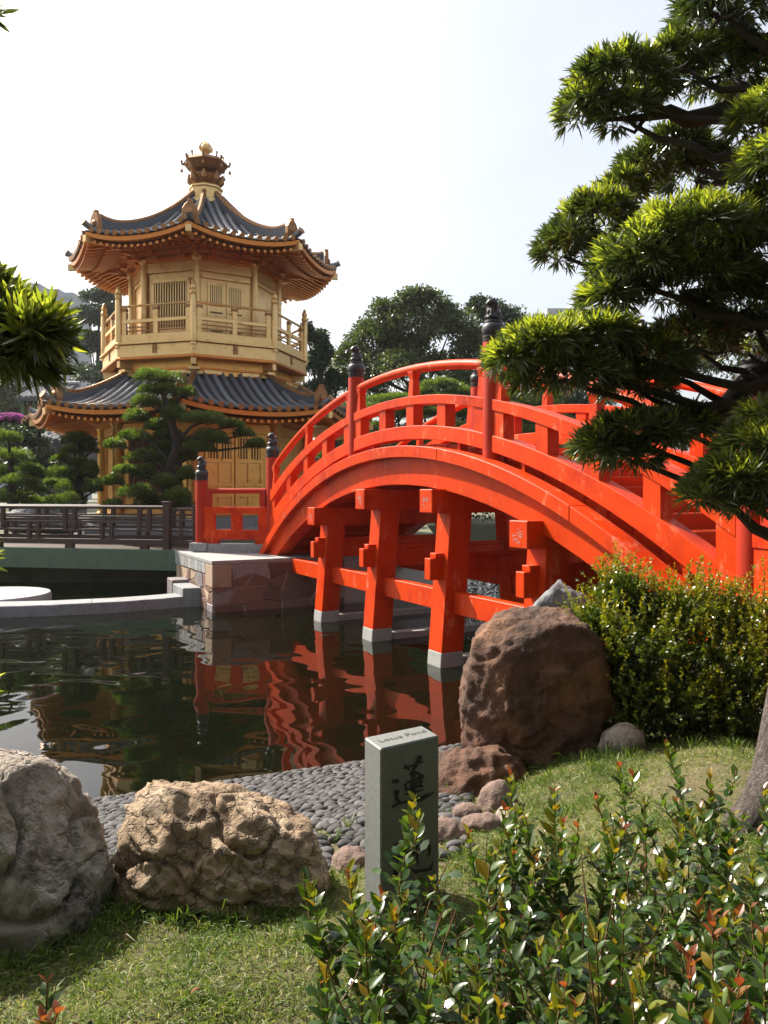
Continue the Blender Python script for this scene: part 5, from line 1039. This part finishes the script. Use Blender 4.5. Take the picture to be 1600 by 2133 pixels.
# ---- glossy foreground shrubs
def leaf_shape(mat, ln, wd, fold, droop):
    b = MB(); n = 6; L_, C_, R_ = [], [], []
    for i in range(n + 1):
        t = i / n; w_ = wd * math.sin(math.pi * min(1, t * .96 + .02)) ** .75 * (1 - .25 * t); y = ln * t; z = -droop * t * t * ln
        C_.append((0, y, z)); L_.append((-w_ / 2, y, z + fold * w_)); R_.append((w_ / 2, y, z + fold * w_))
    b.add(L_ + C_ + R_, [(i, n + 1 + i, n + 2 + i, i + 1) for i in range(n)] + [(n + 1 + i, 2 * n + 2 + i, 2 * n + 3 + i, n + 2 + i) for i in range(n)])
    return b.mesh('leaf', mat, smooth=True)
LS = {k: [leaf_shape(k, l, w_, f_, d_) for l, w_, f_, d_ in ((.058, .034, .18, .15), (.050, .031, .10, .35), (.063, .035, .25, .05))] for k in ('fgleaf', 'fgyoung', 'fgred')}
STEMS = [(1552, 1985, 1.98, 0), (1590, 2010, 1.98, 1), (795, 1862, 2.5, 0), (768, 1890, 2.42, 0), (832, 1880, 2.45, 0), (122, 2098, 1.72, 2), (84, 2122, 1.72, 2), (868, 1655, 2.45, 0), (975, 1735, 2.2, 0), (1062, 1615, 2.9, 1), (1120, 1780, 2.2, 1), (1155, 1640, 2.8, 1), (1205, 1720, 2.5, 0), (1240, 1660, 2.75, 1), (1290, 1590, 3.0, 1), (1342, 1660, 2.75, 0), (1388, 1555, 3.0, 0), (1430, 1690, 2.6, 0), (1480, 1610, 2.9, 0), (1530, 1690, 2.7, 0), (1590, 1640, 2.8, 0), (650, 1838, 2.05, 0), (725, 1815, 2.0, 1), (760, 1930, 1.85, 0), (820, 1900, 1.95, 0), (1040, 1880, 2.0, 0), (1300, 1860, 2.0, 1), (1485, 1905, 1.85, 2), (1440, 1985, 1.7, 2), (1545, 2040, 1.6, 2), (1590, 1930, 1.8, 1), (1120, 1960, 1.8, 1), (1240, 1930, 1.85, 0), (1370, 1790, 2.15, 1), (1560, 1800, 2.1, 0), (910, 2000, 1.75, 0), (680, 2010, 1.8, 0), (800, 2050, 1.7, 0), (1000, 2040, 1.7, 1), (1180, 2050, 1.65, 1), (1330, 2030, 1.65, 0)]
for i in range(46):
    px = rnd.uniform(900, 1640); Y = rnd.uniform(1.6, 2.75); STEMS.append((px, 1028 + F * (2.4 - rnd.uniform(1.18, 1.34)) / Y + (60 if px < 1000 else 0), Y, rnd.choice((0, 0, 1))))
SHR = [(-.76, 1.72, 'bronze leaved shoot poking up at the bottom left corner'), (-.20, 1.95, 'leftmost glossy shrub standing apart on the lawn'), (.12, 2.42, 'slender shrub shoot rising in front of the inscribed pillar'), (.02, 1.75, 'glossy shrub on the bottom edge below the inscribed pillar'), (.35, 1.95, 'glossy dark shrub right of the pillar shoot, near the bottom edge'), (.30, 1.62, 'low dark shrub in the middle of the bottom edge'), (.48, 2.85, 'glossy shrub below the mauve stones with bronze tips'),
       (.55, 2.25, 'dense glossy shrub in the middle of the lawn edge'), (.60, 1.62, 'glossy shrub at the bottom edge beside the red leaved one'), (.80, 1.70, 'glossy shrub with red new leaves in the bottom right corner'), (.72, 2.75, 'tall shoots of glossy shrub in front of the rust brown boulder'), (.85, 2.15, 'dense dark shrub above the red leaved one'), (1.02, 2.85, 'tall shoots of glossy shrub in front of the round bush'), (1.10, 2.35, 'dense glossy shrub below the yew pine trunk'), (.93, 1.98, 'glossy shrub cut by the right edge of the picture'), (1.36, 2.85, 'glossy shrub nearest the foot of the yew pine trunk')]
shr = [thing('glossy_shrub', (x, y, gz(x, y)), lb, 'shrub', 'glossy leaved shrubs along the foreground') for x, y, lb in SHR]; cnt = [0] * len(SHR)
for px, py, Y, kind in STEMS:
    tip = np.array(at(px, py, Y)); k = min(range(len(SHR)), key=lambda i: (SHR[i][0] - tip[0]) ** 2 + (SHR[i][1] - tip[1]) ** 2); root = shr[k]; lean = np.array([rnd.uniform(-.10, .10), rnd.uniform(-.06, .10)])
    z0 = gz(tip[0] + lean[0], tip[1] + lean[1]); bs_ = np.array([tip[0] + lean[0], tip[1] + lean[1], z0 - .02]); mid = (tip + bs_) / 2 + np.array([lean[0] * .3, 0, 0]); path = lerp3([bs_, mid, tip], 14); org = np.array(wloc(root)); 
    st = MB().tube([tuple(p) for p in path], [.0042 - .0002 * i for i in range(14)], 6).build('stem', 'stem', root)
    H_ = tip[2] - z0; ph = rnd.uniform(0, 6); s_ = .06 + rnd.random() * .03
    shoots = [(path, 1.0)]
    for q in range(rnd.choice((1, 2, 2, 3))):        # side shoots
        t0 = rnd.uniform(.35, .75); p0 = path[int(t0 * 13)]; a = rnd.uniform(0, 6.28); l_ = rnd.uniform(.10, .24); e = p0 + np.array([math.cos(a) * l_ * .55, math.sin(a) * l_ * .55, l_ * .8]); shoots.append((lerp3([p0, (p0 + e) / 2 + np.array([math.cos(a) * .02, math.sin(a) * .02, -.01]), e], 8), .85))
        MB().tube([tuple(p) for p in shoots[-1][0]], .0024, 5).build('side_stem', 'stem', root)
    for pth, sc0 in shoots:
        Lp = np.r_[0, np.cumsum(np.linalg.norm(np.diff(pth, axis=0), axis=1))]; s_ = Lp[-1] * (.10 if sc0 == 1 else .12)
        while s_ < Lp[-1]:
            t = s_ / Lp[-1]; p = np.array([np.interp(s_, Lp, pth[:, c_]) for c_ in range(3)]); ph += 1.45 + rnd.uniform(-.3, .3)
            for sg in (0, math.pi):
                if cnt[k] >= 299 or rnd.random() < .06: continue
                yg = t > .90 or (t > .6 and rnd.random() < .13); mt = ('fgred' if (kind == 2 and t > .82) or (kind == 1 and t > .95 and rnd.random() < .6) or (t > .97 and rnd.random() < .2) else 'fgyoung') if yg else 'fgleaf'
                el = .35 + .75 * t + rnd.uniform(-.2, .2); sc = sc0 * (1.0 if t < .8 else 1.0 - .45 * (t - .8) / .2) * rnd.uniform(.75, 1.15)
                o = put('leaf', rnd.choice(LS[mt]), st, Vector(p - org)); o.rotation_euler = (el, rnd.uniform(-.4, .4), ph + sg); o.scale = (sc, sc, sc); cnt[k] += 1
            s_ += rnd.uniform(.022, .029)

for k, root in enumerate(shr):
    sts = [o for o in root.children if o.name.startswith('stem')]; Q, A_ = [], []; org = np.array(wloc(root))
    for o in sts:
        vs_ = np.array([v.co[:] for v in o.data.vertices]); c_ = vs_[: 14 * 6].reshape(14, 6, 3).mean(1) + org; m = 17
        t = rng.uniform(.5, 9.5, m); i = t.astype(int); p = c_[i] + (c_[i + 1] - c_[i]) * (t - i)[:, None]; a = rng.uniform(0, 6.28, m); r_ = rng.uniform(.005, .07, m)
        Q.append(p + np.stack([np.cos(a) * r_, np.sin(a) * r_, rng.uniform(-.02, .03, m)], 1)); A_.append(np.stack([np.cos(a), np.sin(a), rng.uniform(.0, .8, m)], 1))
    if not Q: bpy.data.objects.remove(root); continue
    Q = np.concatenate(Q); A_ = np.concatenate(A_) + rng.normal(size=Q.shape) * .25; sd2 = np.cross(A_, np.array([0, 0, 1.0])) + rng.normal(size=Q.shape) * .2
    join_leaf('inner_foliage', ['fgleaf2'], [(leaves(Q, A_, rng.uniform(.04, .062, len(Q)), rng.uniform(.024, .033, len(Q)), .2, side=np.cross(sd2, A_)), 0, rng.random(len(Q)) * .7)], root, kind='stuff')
# ---- lawn
n = 420000; gx = rng.uniform(-3.2, 4.2, n); gy = 1.9 + 4.4 * rng.random(n) ** 1.5
dd, ss = shore(gx, gy); g_z = ground_z(gx, gy); gpx = CX + F * gx / gy; gpy = HY + F * (H - g_z) / gy
keep = (gpx > -420) & (gpx < 2150) & (gpy < 2230)
lim = np.where(gx < .55, 2.95, np.clip(2.95 - (gx - .35) * 2.6, .9, 2.95)); nz = np.array([noise.noise(Vector((a * 4, b * 4, 0))) for a, b in zip(gx[::1], gy[::1])]); nz2 = np.array([noise.noise(Vector((a * 1.3 + 5, b * 1.3, 3))) for a, b in zip(gx, gy)])
keep &= dd > lim + nz * .16
for r_ in ROCKS: keep &= ((gx - r_[0]) / (r_[2] * .8)) ** 2 + ((gy - r_[1]) / (r_[3] * .8)) ** 2 > 1
bare = ((gpx - 1480) / 130) ** 2 + ((gpy - 1640) / 45) ** 2 < 1 + nz * .8
keep &= ~(bare & (rng.random(n) < .8)); keep &= rng.random(n) < np.clip(.72 + nz * .7 + nz2 * .4, .12, 1)
gx, gy, g_z, nz, nz2 = gx[keep], gy[keep], g_z[keep], nz[keep], nz2[keep]; n = len(gx)
near_rock = np.zeros(n)
for r_ in ROCKS[:4]: near_rock = np.maximum(near_rock, np.clip(1.35 - np.sqrt(((gx - r_[0]) / r_[2]) ** 2 + ((gy - r_[1]) / r_[3]) ** 2) + .0, 0, .5) * 2)
ln = (.028 + .03 * rng.random(n) + .04 * np.clip(nz, 0, 1)) * (1 + 1.2 * near_rock) * (1 + (rng.random(n) < .03) * 1.2)
D = np.stack([rng.normal(size=n) * .75, rng.normal(size=n) * .75, np.full(n, .75)], 1)
tint = np.clip(.42 - nz * .25 - nz2 * .25 + .2 * rng.normal(size=n) - .2 * near_rock + (rng.random(n) < .11) * .5, 0, 1)
lw_ = leaves(np.stack([gx, gy, g_z - .004], 1), D, ln, .0042, .35, full=False)
tag(join_leaf('lawn_grass', ['grass'], [(lw_, 0, tint)], None), kind='stuff')
# taller tufts at the crest of the lawn and round the rocks
tg = []
for i in range(130):
    c = rnd.random()
    if c < .4: px = rnd.uniform(930, 1560); q = onz(px, rnd.uniform(1535, 1600), .72); x, y = q[0], q[1]
    elif c < .8: r_ = ROCKS[rnd.choice((0, 1, 1, 2))]; a = rnd.uniform(math.pi * .95, math.pi * 2.05); x, y = r_[0] + math.cos(a) * r_[2] * 1.0, r_[1] + math.sin(a) * r_[3] * 1.0
    else: p, _ = shore_pt(sA + rnd.uniform(-1, 3), rnd.uniform(2.3, 3.1)); x, y = p
    if float(shore(np.array([x]), np.array([y]))[0][0]) > 1.2: tg.append((x, y, gz(x, y)))
tg = np.array(tg); B, D = spread(tg, np.tile([0, 0, 1.0], (len(tg), 1)), 16, .45, .3); B = B + rng.normal(size=B.shape) * np.array([.02, .02, 0])
tag(join_leaf('tall_grass', ['grass'], [(leaves(B, D, rng.uniform(.05, .14, len(B)), .005, .3), 0, np.clip(.3 + .2 * rng.normal(size=len(B)), 0, 1))], None), kind='stuff')
# fallen leaves on the lawn
for i, (px, py, lb_) in enumerate(((398, 2088, 'dry brown fallen leaf on the lawn near the bottom edge'), (262, 1915, 'dry brown fallen leaf on the lawn below the tan boulder'))):
    px, py = px, py; q = onz(px, py, .8); z = gz(q[0], q[1]); 
    if i == 0: DL = leaf_shape('dry', .05, .02, .35, .4)
    o = put('fallen_leaf', DL, loc=(q[0], q[1], z + .022)); o.rotation_euler = (rnd.uniform(-.5, .5), rnd.uniform(-.5, .5), rnd.uniform(0, 6)); tag(o, lb_, 'leaf', 'fallen leaves on the lawn')

# ---- thin garden haze
hb = MB(); hb.hexa([(-230, -14, -3.5), (230, -14, -3.5), (230, 330, -3.5), (-230, 330, -3.5), (-230, -14, 70), (230, -14, 70), (230, 330, 70), (-230, 330, 70)])
hm = bpy.data.materials.new('haze_air'); hm.use_nodes = True; ht = hm.node_tree; ht.nodes.clear(); ho = ht.nodes.new('ShaderNodeOutputMaterial'); hv = ht.nodes.new('ShaderNodeVolumePrincipled')
hv.inputs['Color'].default_value = (0.93, 0.95, 1, 1); hv.inputs['Density'].default_value = 0.00022; hv.inputs['Anisotropy'].default_value = 0.3; ht.links.new(hv.outputs[0], ho.inputs['Volume']); M['haze'] = hm
tag(hb.build('haze', 'haze'), kind='stuff')
# ---- unseen trees added behind the camera to block sky light and deepen shade
for i, (x, y, lb) in enumerate(((-5.5, -4.5, 'garden tree behind the path on the left'), (0.5, -6, 'garden tree behind the path in the middle'), (6.0, -3.5, 'garden tree behind the path on the right'), (8.5, 2.0, 'garden tree beside the path far to the right'))):
    root = thing('garden_tree', (x, y, .8), lb, 'tree', 'trees behind the path'); MB().tube([(x, y, .7), (x + .2, y, 4), (x, y, 9)], [.3, .24, .1], 8).build('trunk', 'bark', root, smooth=True); P_, N_ = [], []
    for j in range(60): cc = np.array([x, y, 6.6]) + sph(1)[0] * np.array([3.6, 2.6, 5.4]) * rnd.uniform(.5, 1); pp, nn = blob_pts(cc, (1.3, 1.3, 1.0), 300, low=-.8, shell=.8); P_.append(pp); N_.append(nn)
    P_ = np.concatenate(P_); N_ = np.concatenate(N_); B, D = spread(P_, N_, 1, .7, .1); join_leaf('crown', ['broad'], [(leaves(B, D, .42, .22, .2, full=False), 0, rng.random(len(B)))], root)
